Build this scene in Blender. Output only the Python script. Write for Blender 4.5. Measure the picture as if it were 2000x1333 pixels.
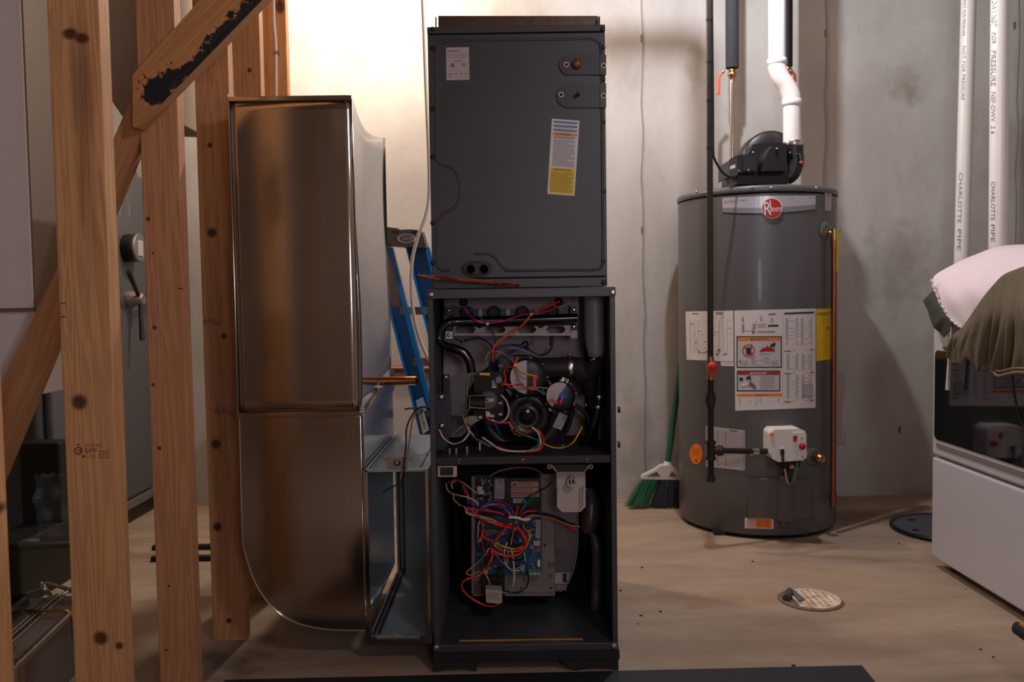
import bpy, math, random
from mathutils import Vector, Matrix
random.seed(7)
for o in list(bpy.data.objects): bpy.data.objects.remove(o)
SC = bpy.context.scene
COL = SC.collection
# ------------------------------------------------------------------ camera, light, exposure
F = 1650.0; HC = 0.899; PITCH = math.atan(81.5/F); ROLL = 0.015
CAM = Vector((0, 0, HC))
_fw = Vector((0, math.cos(PITCH), -math.sin(PITCH))); _r = Vector((1, 0, 0)); _u = Vector((0, math.sin(PITCH), math.cos(PITCH)))
RT = _r*math.cos(ROLL) - _u*math.sin(ROLL); UP = _r*math.sin(ROLL) + _u*math.cos(ROLL)
cd = bpy.data.cameras.new('camera'); cam = bpy.data.objects.new('camera', cd); COL.objects.link(cam)
m = Matrix.Identity(4)
for i in range(3):
    m[i][0], m[i][1], m[i][2], m[i][3] = RT[i], UP[i], -_fw[i], CAM[i]
cam.matrix_world = m
cd.sensor_width = 36; cd.lens = 36*F/2000; cd.clip_start = .02
cd.dof.use_dof = True; cd.dof.focus_distance = 2.1; cd.dof.aperture_fstop = 4.8
SC.camera = cam
SC.view_settings.view_transform = 'Standard'; SC.view_settings.look = 'None'
SC.view_settings.gamma = 1; SC.view_settings.use_curve_mapping = False
SC.view_settings.exposure = 0.0
w = bpy.data.worlds.new('world'); SC.world = w; w.use_nodes = True
w.node_tree.nodes['Background'].inputs[0].default_value = (.5, .52, .6, 1)
w.node_tree.nodes['Background'].inputs[1].default_value = 0.05
def lamp(name, loc, power, col, rad):
    l = bpy.data.lights.new(name, 'POINT'); l.energy = power; l.color = col; l.shadow_soft_size = rad
    o = bpy.data.objects.new(name, l); o.location = loc; COL.objects.link(o); return o
lamp('ceiling_bulb_back', (-.62, 3.28, 2.28), 50, (1, .84, .66), .05)
lamp('work_light_front', (.80, .25, 1.80), 25, (1, .93, .97), .13)
lamp('added_fill_light', (.30, -.25, 1.02), 15.5, (.98, .92, 1.0), .16)  # added fill beside the camera, lifts shadows and the furnace interior
lamp('ceiling_bulb_heater', (.652, 2.735, 2.30), 50, (.92, .94, 1.0), .02)
# ------------------------------------------------------------------ rays through the photograph
def ray(px, py): return (_fw*F + RT*(px-1000) - UP*(py-666.5))
def P(px, py, Y):
    d = ray(px, py); return CAM + d*(Y/d.y)
def PX(px, py, X):
    d = ray(px, py); return CAM + d*(X/d.x)
def PZ(px, py, z=0.0):
    d = ray(px, py); return CAM + d*((z-HC)/d.z)
def PC(px, py, c, r):
    d = ray(px, py); a = d.x*d.x+d.y*d.y; b = -2*(d.x*c[0]+d.y*c[1]); k = c[0]**2+c[1]**2-r*r
    q = b*b-4*a*k; t = (-b-math.sqrt(max(q, 0)))/(2*a); return CAM + d*t
def mpp(Y): return Y/F
# ------------------------------------------------------------------ materials
def lin(c):
    if isinstance(c, str):
        c = [int(c[i:i+2], 16)/255 for i in (0, 2, 4)]
    return tuple(((x/12.92) if x <= .04045 else ((x+.055)/1.055)**2.4) for x in c)
MATS = {}
def mat(name, col, rough=.5, metal=0.0, noise=0.0, nscale=8, bump=0.0, bscale=60, stretch=(1, 1, 1), coat=0, emit=None, trans=0, alpha=1, spec=.5, aniso=0, col2=None):
    if name in MATS: return MATS[name]
    M_ = bpy.data.materials.new(name); M_.use_nodes = True; nt = M_.node_tree; b = nt.nodes['Principled BSDF']
    c = lin(col)
    b.inputs['Base Color'].default_value = (*c, 1); b.inputs['Roughness'].default_value = rough; b.inputs['Metallic'].default_value = metal
    b.inputs['Coat Weight'].default_value = coat; b.inputs['Transmission Weight'].default_value = trans; b.inputs['Alpha'].default_value = alpha
    b.inputs['Specular IOR Level'].default_value = spec
    if noise or bump:
        tc = nt.nodes.new('ShaderNodeTexCoord'); mp = nt.nodes.new('ShaderNodeMapping'); mp.inputs['Scale'].default_value = stretch
        nt.links.new(tc.outputs['Object'], mp.inputs['Vector'])
    if noise:
        n = nt.nodes.new('ShaderNodeTexNoise'); n.inputs['Scale'].default_value = nscale; n.inputs['Detail'].default_value = 6; n.inputs['Roughness'].default_value = .62
        nt.links.new(mp.outputs[0], n.inputs['Vector'])
        cr = nt.nodes.new('ShaderNodeValToRGB')
        d = lin(col2) if col2 else tuple(x*(1-noise) for x in c)
        u = tuple(min(1, x*(1+noise*.6)) for x in c)
        cr.color_ramp.elements[0].position = .3; cr.color_ramp.elements[1].position = .72
        cr.color_ramp.elements[0].color = (*d, 1); cr.color_ramp.elements[1].color = (*u, 1)
        nt.links.new(n.outputs['Fac'], cr.inputs['Fac']); nt.links.new(cr.outputs['Color'], b.inputs['Base Color'])
    if bump:
        n2 = nt.nodes.new('ShaderNodeTexNoise'); n2.inputs['Scale'].default_value = bscale; n2.inputs['Detail'].default_value = 4
        nt.links.new(mp.outputs[0], n2.inputs['Vector'])
        bp = nt.nodes.new('ShaderNodeBump'); bp.inputs['Strength'].default_value = bump; bp.inputs['Distance'].default_value = .004
        nt.links.new(n2.outputs['Fac'], bp.inputs['Height']); nt.links.new(bp.outputs[0], b.inputs['Normal'])
    MATS[name] = M_; return M_
def N(nt, t, **kw):
    n = nt.nodes.new('ShaderNode'+t)
    for k, v in kw.items():
        if k in n.inputs: n.inputs[k].default_value = v
        else: setattr(n, k, v)
    return n
def wood(name, base, dark, axis='Z', knots=(), paint=None, rot=0.0):
    """pine board: grain along an axis, knots at given object positions, optional tar smear along a line"""
    M_ = bpy.data.materials.new(name); M_.use_nodes = True; nt = M_.node_tree; b = nt.nodes['Principled BSDF']; L = nt.links
    tc = N(nt, 'TexCoord'); mp = N(nt, 'Mapping'); mp.inputs['Rotation'].default_value = (0, rot, 0)
    mp2 = N(nt, 'Mapping')
    mp2.inputs['Scale'].default_value = {'Z': (26, 26, 1.1), 'X': (1.1, 26, 26)}[axis]
    L.new(tc.outputs['Object'], mp.inputs['Vector']); L.new(mp.outputs[0], mp2.inputs['Vector'])
    n = N(nt, 'TexNoise', Scale=1.6, Detail=3.0, Distortion=1.2); L.new(mp2.outputs[0], n.inputs['Vector'])
    wv = N(nt, 'MapRange'); wv.inputs[1].default_value = .3; wv.inputs[2].default_value = .7
    sn = N(nt, 'Math', operation='MULTIPLY'); sn.inputs[1].default_value = 34; L.new(n.outputs['Fac'], sn.inputs[0])
    s2 = N(nt, 'Math', operation='SINE'); L.new(sn.outputs[0], s2.inputs[0])
    s3 = N(nt, 'MapRange'); s3.inputs[1].default_value = -1; s3.inputs[2].default_value = 1; L.new(s2.outputs[0], s3.inputs[0])
    big = N(nt, 'TexNoise', Scale=2.2, Detail=2.0); L.new(mp.outputs[0], big.inputs['Vector'])
    mx = N(nt, 'Mix', data_type='RGBA'); mx.inputs[6].default_value = (*lin(base), 1)
    d = lin(dark); bb = lin(base); mx.inputs[7].default_value = (*[bb[i]*.45+d[i]*.55 for i in range(3)], 1)
    fm = N(nt, 'Math', operation='MULTIPLY'); L.new(s3.outputs[0], fm.inputs[0]); L.new(big.outputs['Fac'], fm.inputs[1]); L.new(fm.outputs[0], mx.inputs[0])
    cur = mx.outputs[2]
    for (kx, ky, kz, kr, el) in knots:
        vm = N(nt, 'VectorMath', operation='SUBTRACT'); vm.inputs[1].default_value = (kx, ky, kz); L.new(mp.outputs[0], vm.inputs[0])
        sc = N(nt, 'VectorMath', operation='MULTIPLY'); sc.inputs[1].default_value = (1/kr, .25/kr, 1/(kr*el)); L.new(vm.outputs[0], sc.inputs[0])
        ln = N(nt, 'VectorMath', operation='LENGTH'); L.new(sc.outputs[0], ln.inputs[0])
        mr = N(nt, 'MapRange'); mr.inputs[1].default_value = .65 if el < 3 else .2; mr.inputs[2].default_value = 1.25; mr.inputs[3].default_value = .95 if el < 3 else .38; mr.inputs[4].default_value = 0; L.new(ln.outputs['Value'], mr.inputs[0])
        m2 = N(nt, 'Mix', data_type='RGBA'); L.new(mr.outputs[0], m2.inputs[0]); L.new(cur, m2.inputs[6]); m2.inputs[7].default_value = (*[x*.42 for x in lin(dark)], 1)
        cur = m2.outputs[2]
    if paint: cur = paint(nt, mp, cur)
    L.new(cur, b.inputs['Base Color']); b.inputs['Roughness'].default_value = .62
    bp = N(nt, 'Bump', Strength=.25, Distance=.002); L.new(s3.outputs[0], bp.inputs['Height']); L.new(bp.outputs[0], b.inputs['Normal'])
    return M_
# ------------------------------------------------------------------ mesh collector
def cat(pts, n=6):
    """Catmull-Rom through the points"""
    pts = [Vector(p) for p in pts]
    if len(pts) < 3: return pts
    out = []
    for i in range(len(pts)-1):
        p0 = pts[i-1] if i else pts[0]*2-pts[1]; p1 = pts[i]; p2 = pts[i+1]; p3 = pts[i+2] if i+2 < len(pts) else pts[-1]*2-pts[-2]
        for k in range(n):
            t = k/n
            out.append(.5*((2*p1)+(p2-p0)*t+(2*p0-5*p1+4*p2-p3)*t*t+(3*p1-p0-3*p2+p3)*t**3))
    out.append(pts[-1]); return out
class MB:
    def __init__(s): s.v = []; s.f = []; s.mi = []; s.sm = []
    def add(s, vs, fs, mi=0, smooth=False):
        o = len(s.v); s.v += [Vector(p) for p in vs]
        for f in fs: s.f.append([o+i for i in f]); s.mi.append(mi); s.sm.append(smooth)
        return s
    def box(s, x0, x1, y0, y1, z0, z1, mi=0):
        v = [(x, y, z) for x in (x0, x1) for y in (y0, y1) for z in (z0, z1)]
        return s.add(v, [(0, 1, 3, 2), (4, 6, 7, 5), (0, 4, 5, 1), (2, 3, 7, 6), (0, 2, 6, 4), (1, 5, 7, 3)], mi)
    def prism(s, pts, ext, mi=0, smooth=False):
        n = len(pts); pts = [Vector(p) for p in pts]; ext = Vector(ext)
        s.add(pts, [list(range(n))], mi); s.add([p+ext for p in pts], [list(range(n))[::-1]], mi)
        s.add(pts+[p+ext for p in pts], [(i, i+n, (i+1) % n+n, (i+1) % n) for i in range(n)], mi, smooth); return s
    def pxp(s, pxs, Y0, Y1, mi=0):
        """polygon given in photograph pixels at depth Y0, solid back to depth Y1"""
        return s.prism([P(x, y, Y0) for x, y in pxs], (0, Y1-Y0, 0), mi)
    def pxb(s, x0, x1, y0, y1, Y0, Y1, mi=0): return s.pxp([(x0, y0), (x1, y0), (x1, y1), (x0, y1)], Y0, Y1, mi)
    def tube(s, pts, r, n=8, mi=0, caps=True, spline=True, seg=6):
        pts = cat(pts, seg) if spline else [Vector(p) for p in pts]
        N_ = len(pts); rr = r if isinstance(r, (list, tuple)) else None
        if rr and len(rr) != N_:
            rr = [rr[min(len(rr)-1, int(i/(N_-1)*(len(rr)-1)))] * (1-((i/(N_-1)*(len(rr)-1)) % 1)) + rr[min(len(rr)-1, int(i/(N_-1)*(len(rr)-1))+1)]*((i/(N_-1)*(len(rr)-1)) % 1) for i in range(N_)]
        t = (pts[1]-pts[0]).normalized(); a = t.orthogonal().normalized(); vs = []
        for i, p in enumerate(pts):
            t2 = ((pts[min(i+1, N_-1)]-pts[max(i-1, 0)])).normalized()
            a = (a - t2*a.dot(t2)).normalized(); b = t2.cross(a); R = rr[i] if rr else r
            for k in range(n):
                w_ = 2*math.pi*k/n; vs.append(p+a*(R*math.cos(w_))+b*(R*math.sin(w_)))
        fs = [(i*n+k, i*n+(k+1) % n, (i+1)*n+(k+1) % n, (i+1)*n+k) for i in range(N_-1) for k in range(n)]
        s.add(vs, fs, mi, True)
        if caps: s.add(vs[:n], [list(range(n))[::-1]], mi); s.add(vs[-n:], [list(range(n))], mi)
        return s
    def cyl(s, p0, p1, r, r1=None, n=20, mi=0): return s.tube([p0, p1], [r, r if r1 is None else r1], n, mi, True, False)
    def lathe(s, prof, o, ax=(0, 0, 1), n=32, mi=0):
        """profile of (radius, height) along the axis"""
        o = Vector(o); ax = Vector(ax).normalized(); a = ax.orthogonal().normalized(); b = ax.cross(a); vs = []
        for r, h in prof:
            for k in range(n):
                w_ = 2*math.pi*k/n; vs.append(o+ax*h+a*(r*math.cos(w_))+b*(r*math.sin(w_)))
        s.add(vs, [(i*n+k, i*n+(k+1) % n, (i+1)*n+(k+1) % n, (i+1)*n+k) for i in range(len(prof)-1) for k in range(n)], mi, True)
        if prof[0][0] > 1e-4: s.add(vs[:n], [list(range(n))[::-1]], mi)
        if prof[-1][0] > 1e-4: s.add(vs[-n:], [list(range(n))], mi)
        return s
    def ball(s, c, r, n=12, mi=0, sc=(1, 1, 1)):
        c = Vector(c); vs = []; m_ = n//2
        for i in range(m_+1):
            th = math.pi*i/m_
            for k in range(n):
                ph = 2*math.pi*k/n; vs.append(c+Vector((math.sin(th)*math.cos(ph)*sc[0], math.sin(th)*math.sin(ph)*sc[1], math.cos(th)*sc[2]))*r)
        return s.add(vs, [(i*n+k, (i+1)*n+k, (i+1)*n+(k+1) % n, i*n+(k+1) % n) for i in range(m_) for k in range(n)], mi, True)
    def grid(s, pts, mi=0, smooth=True, closed=False):
        """pts[i][j]"""
        a = len(pts); b = len(pts[0]); vs = [p for r_ in pts for p in r_]
        return s.add(vs, [(i*b+j, i*b+(j+1) % b, (i+1)*b+(j+1) % b, (i+1)*b+j) for i in range(a-1) for j in range(b if closed else b-1)], mi, smooth)
def build(name, mb, mats, parent=None, loc=None, bevel=0, bseg=2, solid=0, sub=0, label=None, cat_=None, group=None, kind=None, weld=False, shade=None):
    if not isinstance(mats, (list, tuple)): mats = [mats]
    if parent is not None: L = parent['_L']; L = Vector(L)
    elif loc is not None: L = Vector(loc)
    else:
        xs = [v.x for v in mb.v]; ys = [v.y for v in mb.v]; L = Vector(((min(xs)+max(xs))/2, (min(ys)+max(ys))/2, min(v.z for v in mb.v)))
    me = bpy.data.meshes.new(name); me.from_pydata([tuple(v-L) for v in mb.v], [], mb.f)
    for mm in mats: me.materials.append(mm)
    me.polygons.foreach_set('material_index', mb.mi); me.polygons.foreach_set('use_smooth', [True]*len(mb.sm) if shade else mb.sm)
    me.update()
    o = bpy.data.objects.new(name, me); COL.objects.link(o)
    if parent is not None:
        o.parent = parent
        if parent.type == 'MESH': o.location = (0, 0, 0)
    else: o.location = L
    o['_L'] = tuple(L)
    if weld: mo = o.modifiers.new('weld', 'WELD'); mo.merge_threshold = 1e-5
    if bevel:
        mo = o.modifiers.new('bevel', 'BEVEL'); mo.width = bevel; mo.segments = bseg; mo.limit_method = 'ANGLE'; mo.angle_limit = .7
    if sub: mo = o.modifiers.new('sub', 'SUBSURF'); mo.levels = sub; mo.render_levels = sub
    if solid: mo = o.modifiers.new('solid', 'SOLIDIFY'); mo.thickness = solid; mo.offset = 0
    tag(o, label, cat_, group, kind); return o
def tag(o, label=None, cat_=None, group=None, kind=None):
    if label: o['label'] = label
    if cat_: o['category'] = cat_
    if group: o['group'] = group
    if kind: o['kind'] = kind
    return o
def thing(name, loc, label, cat_, group=None):
    o = bpy.data.objects.new(name, None); o.location = loc; o.empty_display_size = .05; COL.objects.link(o); o['_L'] = tuple(loc)
    return tag(o, label, cat_, group)
# ------------------------------------------------------------------ lettering and printed labels
_txt = {}
def text2d(t, bold=False):
    k = t
    if k in _txt: return _txt[k]
    c = bpy.data.curves.new('t', 'FONT'); c.body = t; c.size = 1; c.resolution_u = 2
    o = bpy.data.objects.new('t', c); me = bpy.data.meshes.new_from_object(o)
    v = [(p.co.x, p.co.y) for p in me.vertices]; f = [list(p.vertices) for p in me.polygons]
    bpy.data.objects.remove(o); bpy.data.curves.remove(c); bpy.data.meshes.remove(me)
    if not v: _txt[k] = ([], [], 1, 1); return _txt[k]
    x0 = min(a for a, b in v); x1 = max(a for a, b in v); y0 = min(b for a, b in v); y1 = max(b for a, b in v)
    v = [((a-x0)/(x1-x0), (b-y0)/(y1-y0)) for a, b in v]
    _txt[k] = (v, f, (x1-x0), (y1-y0)); return _txt[k]
class Print:
    """flat print laid on a surface; S(px,py,h) gives the surface point raised by h"""
    def __init__(s, S): s.S = S; s.mb = MB(); s.mats = []; s.h = .0004
    def mi(s, m_):
        if m_ not in s.mats: s.mats.append(m_)
        return s.mats.index(m_)
    def quad(s, q, m_, h, nu=1, nv=1):
        """q: four pixel corners TL,TR,BR,BL"""
        g = []
        for j in range(nv+1):
            row = []
            for i in range(nu+1):
                a = i/nu; b = j/nv
                x = (q[0][0]*(1-a)+q[1][0]*a)*(1-b)+(q[3][0]*(1-a)+q[2][0]*a)*b
                y = (q[0][1]*(1-a)+q[1][1]*a)*(1-b)+(q[3][1]*(1-a)+q[2][1]*a)*b
                row.append(s.S(x, y, h))
            g.append(row)
        s.mb.grid(g, s.mi(m_), False)
    def sub(s, q, a0, a1, b0, b1):
        def bl(a, b): return ((q[0][0]*(1-a)+q[1][0]*a)*(1-b)+(q[3][0]*(1-a)+q[2][0]*a)*b, (q[0][1]*(1-a)+q[1][1]*a)*(1-b)+(q[3][1]*(1-a)+q[2][1]*a)*b)
        return [bl(a0, b0), bl(a1, b0), bl(a1, b1), bl(a0, b1)]
    def text(s, q, t, m_, h):
        v, f, w_, hh = text2d(t)
        pts = []
        for a, b in v:
            b = 1-b
            x = (q[0][0]*(1-a)+q[1][0]*a)*(1-b)+(q[3][0]*(1-a)+q[2][0]*a)*b
            y = (q[0][1]*(1-a)+q[1][1]*a)*(1-b)+(q[3][1]*(1-a)+q[2][1]*a)*b
            pts.append(s.S(x, y, h))
        s.mb.add(pts, f, s.mi(m_))
    def lines(s, q, n, m_, h, fill=.45, seed=1, nu=1, ragged=.35):
        rnd = random.Random(seed)
        for k in range(n):
            a1 = 1-rnd.random()*ragged if k % 4 == 3 else 1-rnd.random()*.06
            s.quad(s.sub(q, 0, a1, k/n, (k+fill)/n), m_, h, nu)
    def disc(s, cx, cy, rx, ry, m_, h, n=24, rin=0):
        if rin:
            g = [[s.S(cx+rx*k_*math.cos(2*math.pi*i/n), cy+ry*k_*math.sin(2*math.pi*i/n), h) for i in range(n)] for k_ in (1, rin)]
            s.mb.grid(g, s.mi(m_), False, True)
        else:
            s.mb.add([s.S(cx+rx*math.cos(2*math.pi*i/n), cy+ry*math.sin(2*math.pi*i/n), h) for i in range(n)], [list(range(n))], s.mi(m_))
    def poly(s, pts, m_, h): s.mb.add([s.S(x, y, h) for x, y in pts], [list(range(len(pts)))], s.mi(m_))
    def done(s, name, parent, label=None): return build(name, s.mb, s.mats, parent, label=label)
def SY(Y): return lambda x, y, h: P(x, y, Y-h)
def R4(x0, y0, x1, y1): return [(x0, y0), (x1, y0), (x1, y1), (x0, y1)]

# ------------------------------------------------------------------ palette
CHAR = mat('charcoal_paint', '3b3c42', .42, 0, .12, 5, .05, 300)
CHAR_IN = mat('charcoal_inner', '2a2930', .6)
BLACK = mat('black_plastic', '17171a', .42)
BLACKG = mat('black_gloss', '101013', .18, coat=.3)
RUB = mat('black_rubber', '1b1b1d', .75)
GALV = mat('galvanised_sheet', 'b3aca6', .14, 1, .10, 14, .02, 30, (1, 1, .15))
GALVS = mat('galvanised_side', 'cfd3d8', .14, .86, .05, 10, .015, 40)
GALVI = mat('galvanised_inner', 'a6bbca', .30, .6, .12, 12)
STEEL = mat('bright_steel', 'c9c7c4', .28, 1)
ZINC = mat('zinc_plate', '8d8684', .45, .55, .08, 12)
VEST = mat('plated_panel', '9a8b8c', .5, .15, .1, 6)
COPPER = mat('copper', 'a3684c', .36, 1, .18, 20)
BRASS = mat('brass', 'bf9a66', .32, 1)
WHITE = mat('white_plastic', 'e4e1e0', .35)
PVC = mat('white_pvc', 'efecea', .28)
PAPER = mat('label_paper', 'd9d5d6', .45)
PAPERG = mat('label_paper_grey', 'b0aaac', .5)
INK = mat('print_ink', '26252a', .6)
INKG = mat('print_grey', '6d6a72', .6)
INKL = mat('print_light', 'a09da3', .6)
ORANGE = mat('print_orange', 'f07a1c', .5)
YELLOW = mat('print_yellow', 'e8c41c', .5)
REDP = mat('print_red', 'b3101f', .45)
BLUEP = mat('print_blue', '2d62a8', .5)
PINKP = mat('print_pink', 'd8a7a5', .5)
RED = mat('red_wire', 'e0242c', .35); PINKW = mat('magenta_wire', 'd6246a', .35); REDO = mat('orange_red_wire', 'f0401f', .35)
WHW = mat('white_wire', 'cbbdb8', .4); GRW = mat('grey_wire', '8b8290', .4); BLW = mat('blue_wire', '2c4f9a', .35); NAVY = mat('navy_wire', '1b2242', .35)
BKW = mat('black_wire', '141317', .4); YEW = mat('yellow_wire', 'dba32a', .35); GNW = mat('green_wire', '2a8f70', .35); BRW = mat('brown_wire', '7a4530', .4); ORW = mat('orange_wire', 'e8791e', .35); PUW = mat('purple_wire', '5a46a0', .35)
TAN = mat('tan_wire', 'b58a62', .4)
PCB = mat('board_blue', '1f4a6a', .4, 0, .35, 60)
TANK = mat('tank_grey', '5b5a5c', .36, 0, .04, 3, coat=.08)
TANKD = mat('tank_grey_lower', '565456', .32)
# ================================================================== THE SETTING
YW = 3.73
def concrete(name, base, dark, stain, scale, seed, streak, spots=()):
    M_ = bpy.data.materials.new(name); M_.use_nodes = True; nt = M_.node_tree; b = nt.nodes['Principled BSDF']; L = nt.links
    tc = N(nt, 'TexCoord'); mp = N(nt, 'Mapping'); mp.inputs['Location'].default_value = (seed, seed*.7, 0); mp.inputs['Scale'].default_value = streak
    L.new(tc.outputs['Object'], mp.inputs['Vector'])
    n1 = N(nt, 'TexNoise', Scale=scale, Detail=8.0, Roughness=.6, Distortion=.4); L.new(mp.outputs[0], n1.inputs['Vector'])
    n2 = N(nt, 'TexNoise', Scale=scale*.45, Detail=5.0, Roughness=.7); L.new(mp.outputs[0], n2.inputs['Vector'])
    n3 = N(nt, 'TexNoise', Scale=scale*14, Detail=3.0); L.new(tc.outputs['Object'], n3.inputs['Vector'])
    r1 = N(nt, 'MapRange'); r1.inputs[1].default_value = .35; r1.inputs[2].default_value = .68; L.new(n1.outputs['Fac'], r1.inputs[0])
    a = N(nt, 'Mix', data_type='RGBA'); a.inputs[6].default_value = (*lin(dark), 1); a.inputs[7].default_value = (*lin(base), 1); L.new(r1.outputs[0], a.inputs[0])
    r2 = N(nt, 'MapRange'); r2.inputs[1].default_value = .58; r2.inputs[2].default_value = .74; r2.inputs[4].default_value = .7; L.new(n2.outputs['Fac'], r2.inputs[0])
    c = N(nt, 'Mix', data_type='RGBA'); L.new(a.outputs[2], c.inputs[6]); c.inputs[7].default_value = (*lin(stain), 1); L.new(r2.outputs[0], c.inputs[0])
    r3 = N(nt, 'MapRange'); r3.inputs[1].default_value = .66; r3.inputs[2].default_value = .78; r3.inputs[4].default_value = .35; L.new(n3.outputs['Fac'], r3.inputs[0])
    e = N(nt, 'Mix', data_type='RGBA'); L.new(c.outputs[2], e.inputs[6]); e.inputs[7].default_value = (*[x*.5 for x in lin(stain)], 1); L.new(r3.outputs[0], e.inputs[0])
    cur = e.outputs[2]
    for (q, rad, colr, st) in spots:      # stains with an outline of their own, one wall spot part shadow
        vm = N(nt, 'VectorMath', operation='SUBTRACT'); vm.inputs[1].default_value = q; L.new(tc.outputs['Object'], vm.inputs[0])
        sc = N(nt, 'VectorMath', operation='DIVIDE'); sc.inputs[1].default_value = rad; L.new(vm.outputs[0], sc.inputs[0])
        ln = N(nt, 'VectorMath', operation='LENGTH'); L.new(sc.outputs[0], ln.inputs[0])
        nn = N(nt, 'TexNoise', Scale=scale*5, Detail=5.0); L.new(tc.outputs['Object'], nn.inputs['Vector'])
        ad = N(nt, 'Math', operation='MULTIPLY_ADD'); ad.inputs[1].default_value = 2.4; L.new(nn.outputs['Fac'], ad.inputs[0]); L.new(ln.outputs['Value'], ad.inputs[2])
        mr = N(nt, 'MapRange'); mr.inputs[1].default_value = 1.5; mr.inputs[2].default_value = 2.3; mr.inputs[3].default_value = st; mr.inputs[4].default_value = 0; L.new(ad.outputs[0], mr.inputs[0])
        mm = N(nt, 'Mix', data_type='RGBA'); L.new(mr.outputs[0], mm.inputs[0]); L.new(cur, mm.inputs[6]); mm.inputs[7].default_value = (*lin(colr), 1); cur = mm.outputs[2]
    L.new(cur, b.inputs['Base Color']); b.inputs['Roughness'].default_value = .8
    bp = N(nt, 'Bump', Strength=.25, Distance=.004); L.new(n3.outputs['Fac'], bp.inputs['Height']); L.new(bp.outputs[0], b.inputs['Normal'])
    return M_
FSP = [(tuple(PZ(1370, 1170)), (.34, .07, 1), '936640', .38), (tuple(PZ(1480, 1178)), (.2, .05, 1), '9a7048', .3), (tuple(PZ(1560, 1062)), (.15, .07, 1), '54402f', .6), (tuple(PZ(1700, 1010)), (.4, .12, 1), '5d4636', .55), (tuple(PZ(450, 1290)), (.1, .16, 1), '332a24', .7), (tuple(PZ(1420, 1130)), (.5, .1, 1), 'a08a76', .5), (tuple(PZ(1500, 1260)), (.8, .08, 1), '8a7363', .5)]
FLOORM = concrete('concrete_floor', 'a89684', '917e6e', '7c624c', 2.2, 3.1, (1, 3.2, 1), FSP)
WV = Vector((0, YW, 0))
WSP = [(tuple(P(1772, 170, YW)-WV), (.09, 1, .08), '7d7660', .6), (tuple(P(1360, 130, YW)-WV), (.05, 1, .12), '8a7a68', .5), (tuple(P(1745, 520, YW)-WV), (.16, 1, .2), '8a837c', .5), (tuple(P(1250, 880, YW)-WV), (.1, 1, .3), '8f877e', .5), (tuple(P(700, 60, YW)-WV), (.2, 1, .3), 'b8a88e', .5)]  # spot by the gas riser: dirt with the pipe's shadow painted in
WALLM = concrete('concrete_wall', 'c4c1be', 'aaa5a1', '938980', 2.6, 9.4, (1, 1, .55), WSP)
build('floor', MB().box(-2.7, 2.7, -1.7, 3.95, -.1, 0), FLOORM, loc=(0, 0, 0), kind='structure')
wb = build('wall_back', MB().box(-2.7, 2.7, YW, YW+.2, 0, 2.5), WALLM, loc=(0, YW, 0), kind='structure')
for px in (1257, 1610, 1981):
    x = P(px, 585, YW).x; mb = MB()
    pts = [(x+.0035*math.sin(i*1.7)*(i % 3), YW-.0015, 2.45*i/24) for i in range(25)]
    mb.tube(pts, .0026, 5, seg=2); build('form_seam', mb, mat('seam_dark', '8b847d', .9), wb)  # thin seams in a darker grey than the wall
for px, py in ((1253, 75), (1981, 50), (1612, 65), (1254, 450), (1757, 840)):
    q = P(px, py, YW); build('form_tie', MB().box(q.x-.004, q.x+.004, YW-.003, YW+.004, q.z-.016, q.z+.016), mat('rust_iron', '6e5748', .8), wb, bevel=.002)
TAUPE = mat('taupe_paint_and_shade', '857262', .7, 0, .06, 4)
build('wall_left', MB().box(-2.72, -2.62, -1.7, 3.73, 0, 2.5), mat('drywall', '9c938a', .8), loc=(-2.67, 1, 0), kind='structure')
build('wall_right', MB().box(2.62, 2.72, -1.7, 3.73, 0, 2.5), WALLM, loc=(2.67, 1, 0), kind='structure')
wf = build('wall_front', MB().box(-2.7, 2.7, -1.75, -1.62, 0, 2.5), mat('insulation_face', '9a8f80', .8, 0, .25, 3), loc=(0, -1.7, 0), kind='structure')
PLY = wood('frame_pine', 'c68f60', '6b4526')
for k in range(13):
    x = -2.5+.406*k; build('frame_stud', MB().box(x, x+.089, -1.62, -1.58, .04, 2.42), PLY, wf)
build('frame_plate', MB().box(-2.6, 2.6, -1.62, -1.53, 0, .04), PLY, wf)
build('ceiling', MB().box(-2.7, 2.7, -1.7, 3.73, 2.46, 2.56), wood('ceiling_boards', '8a6542', '563820', 'X'), loc=(0, 1, 2.46), kind='structure')

# ================================================================== STUD WALL
def stud(xl, xr, Y, knots, label, base='cf9c6c', dark='6a3a1c', ztop=2.45, depth=.038, stamp=None):
    a = P(xl, 585, Y).x; b = P(xr, 585, Y).x; L = Vector(((a+b)/2, Y+depth/2, 0))
    ks = []
    for (kx, ky, r, el) in knots:
        q = P(kx, ky, Y)-L; ks.append((q.x, q.y, q.z, r, el))
    o = build('wall_stud', MB().box(a, b, Y, Y+depth, 0, ztop), wood('pine_%d' % int(xl), base, dark, 'Z', ks), loc=L, bevel=.002, label=label, cat_='stud', group='pine studs of the open wall frame')
    return o
st1 = stud(115, 215, 1.47, [(137, 66, .014, .7), (160, 75, .013, .7), (155, 786, .014, 1), (197, 1247, .013, 1), (233, 1262, .007, 1), (165, 300, .02, 12), (160, 160, .024, 4)], 'thick pine stud with twin knots, nearest full stud on the left')
st2 = stud(285, 359, 1.88, [(289, 428, .005, 1), (302, 640, .005, 1), (299, 752, .004, 1), (311, 876, .005, 1), (299, 495, .003, 1), (330, 1145, .003, 1), (325, 1270, .003, 1)], 'pine stud with nail holes standing behind the tar-smeared brace', 'c69067')
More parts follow.
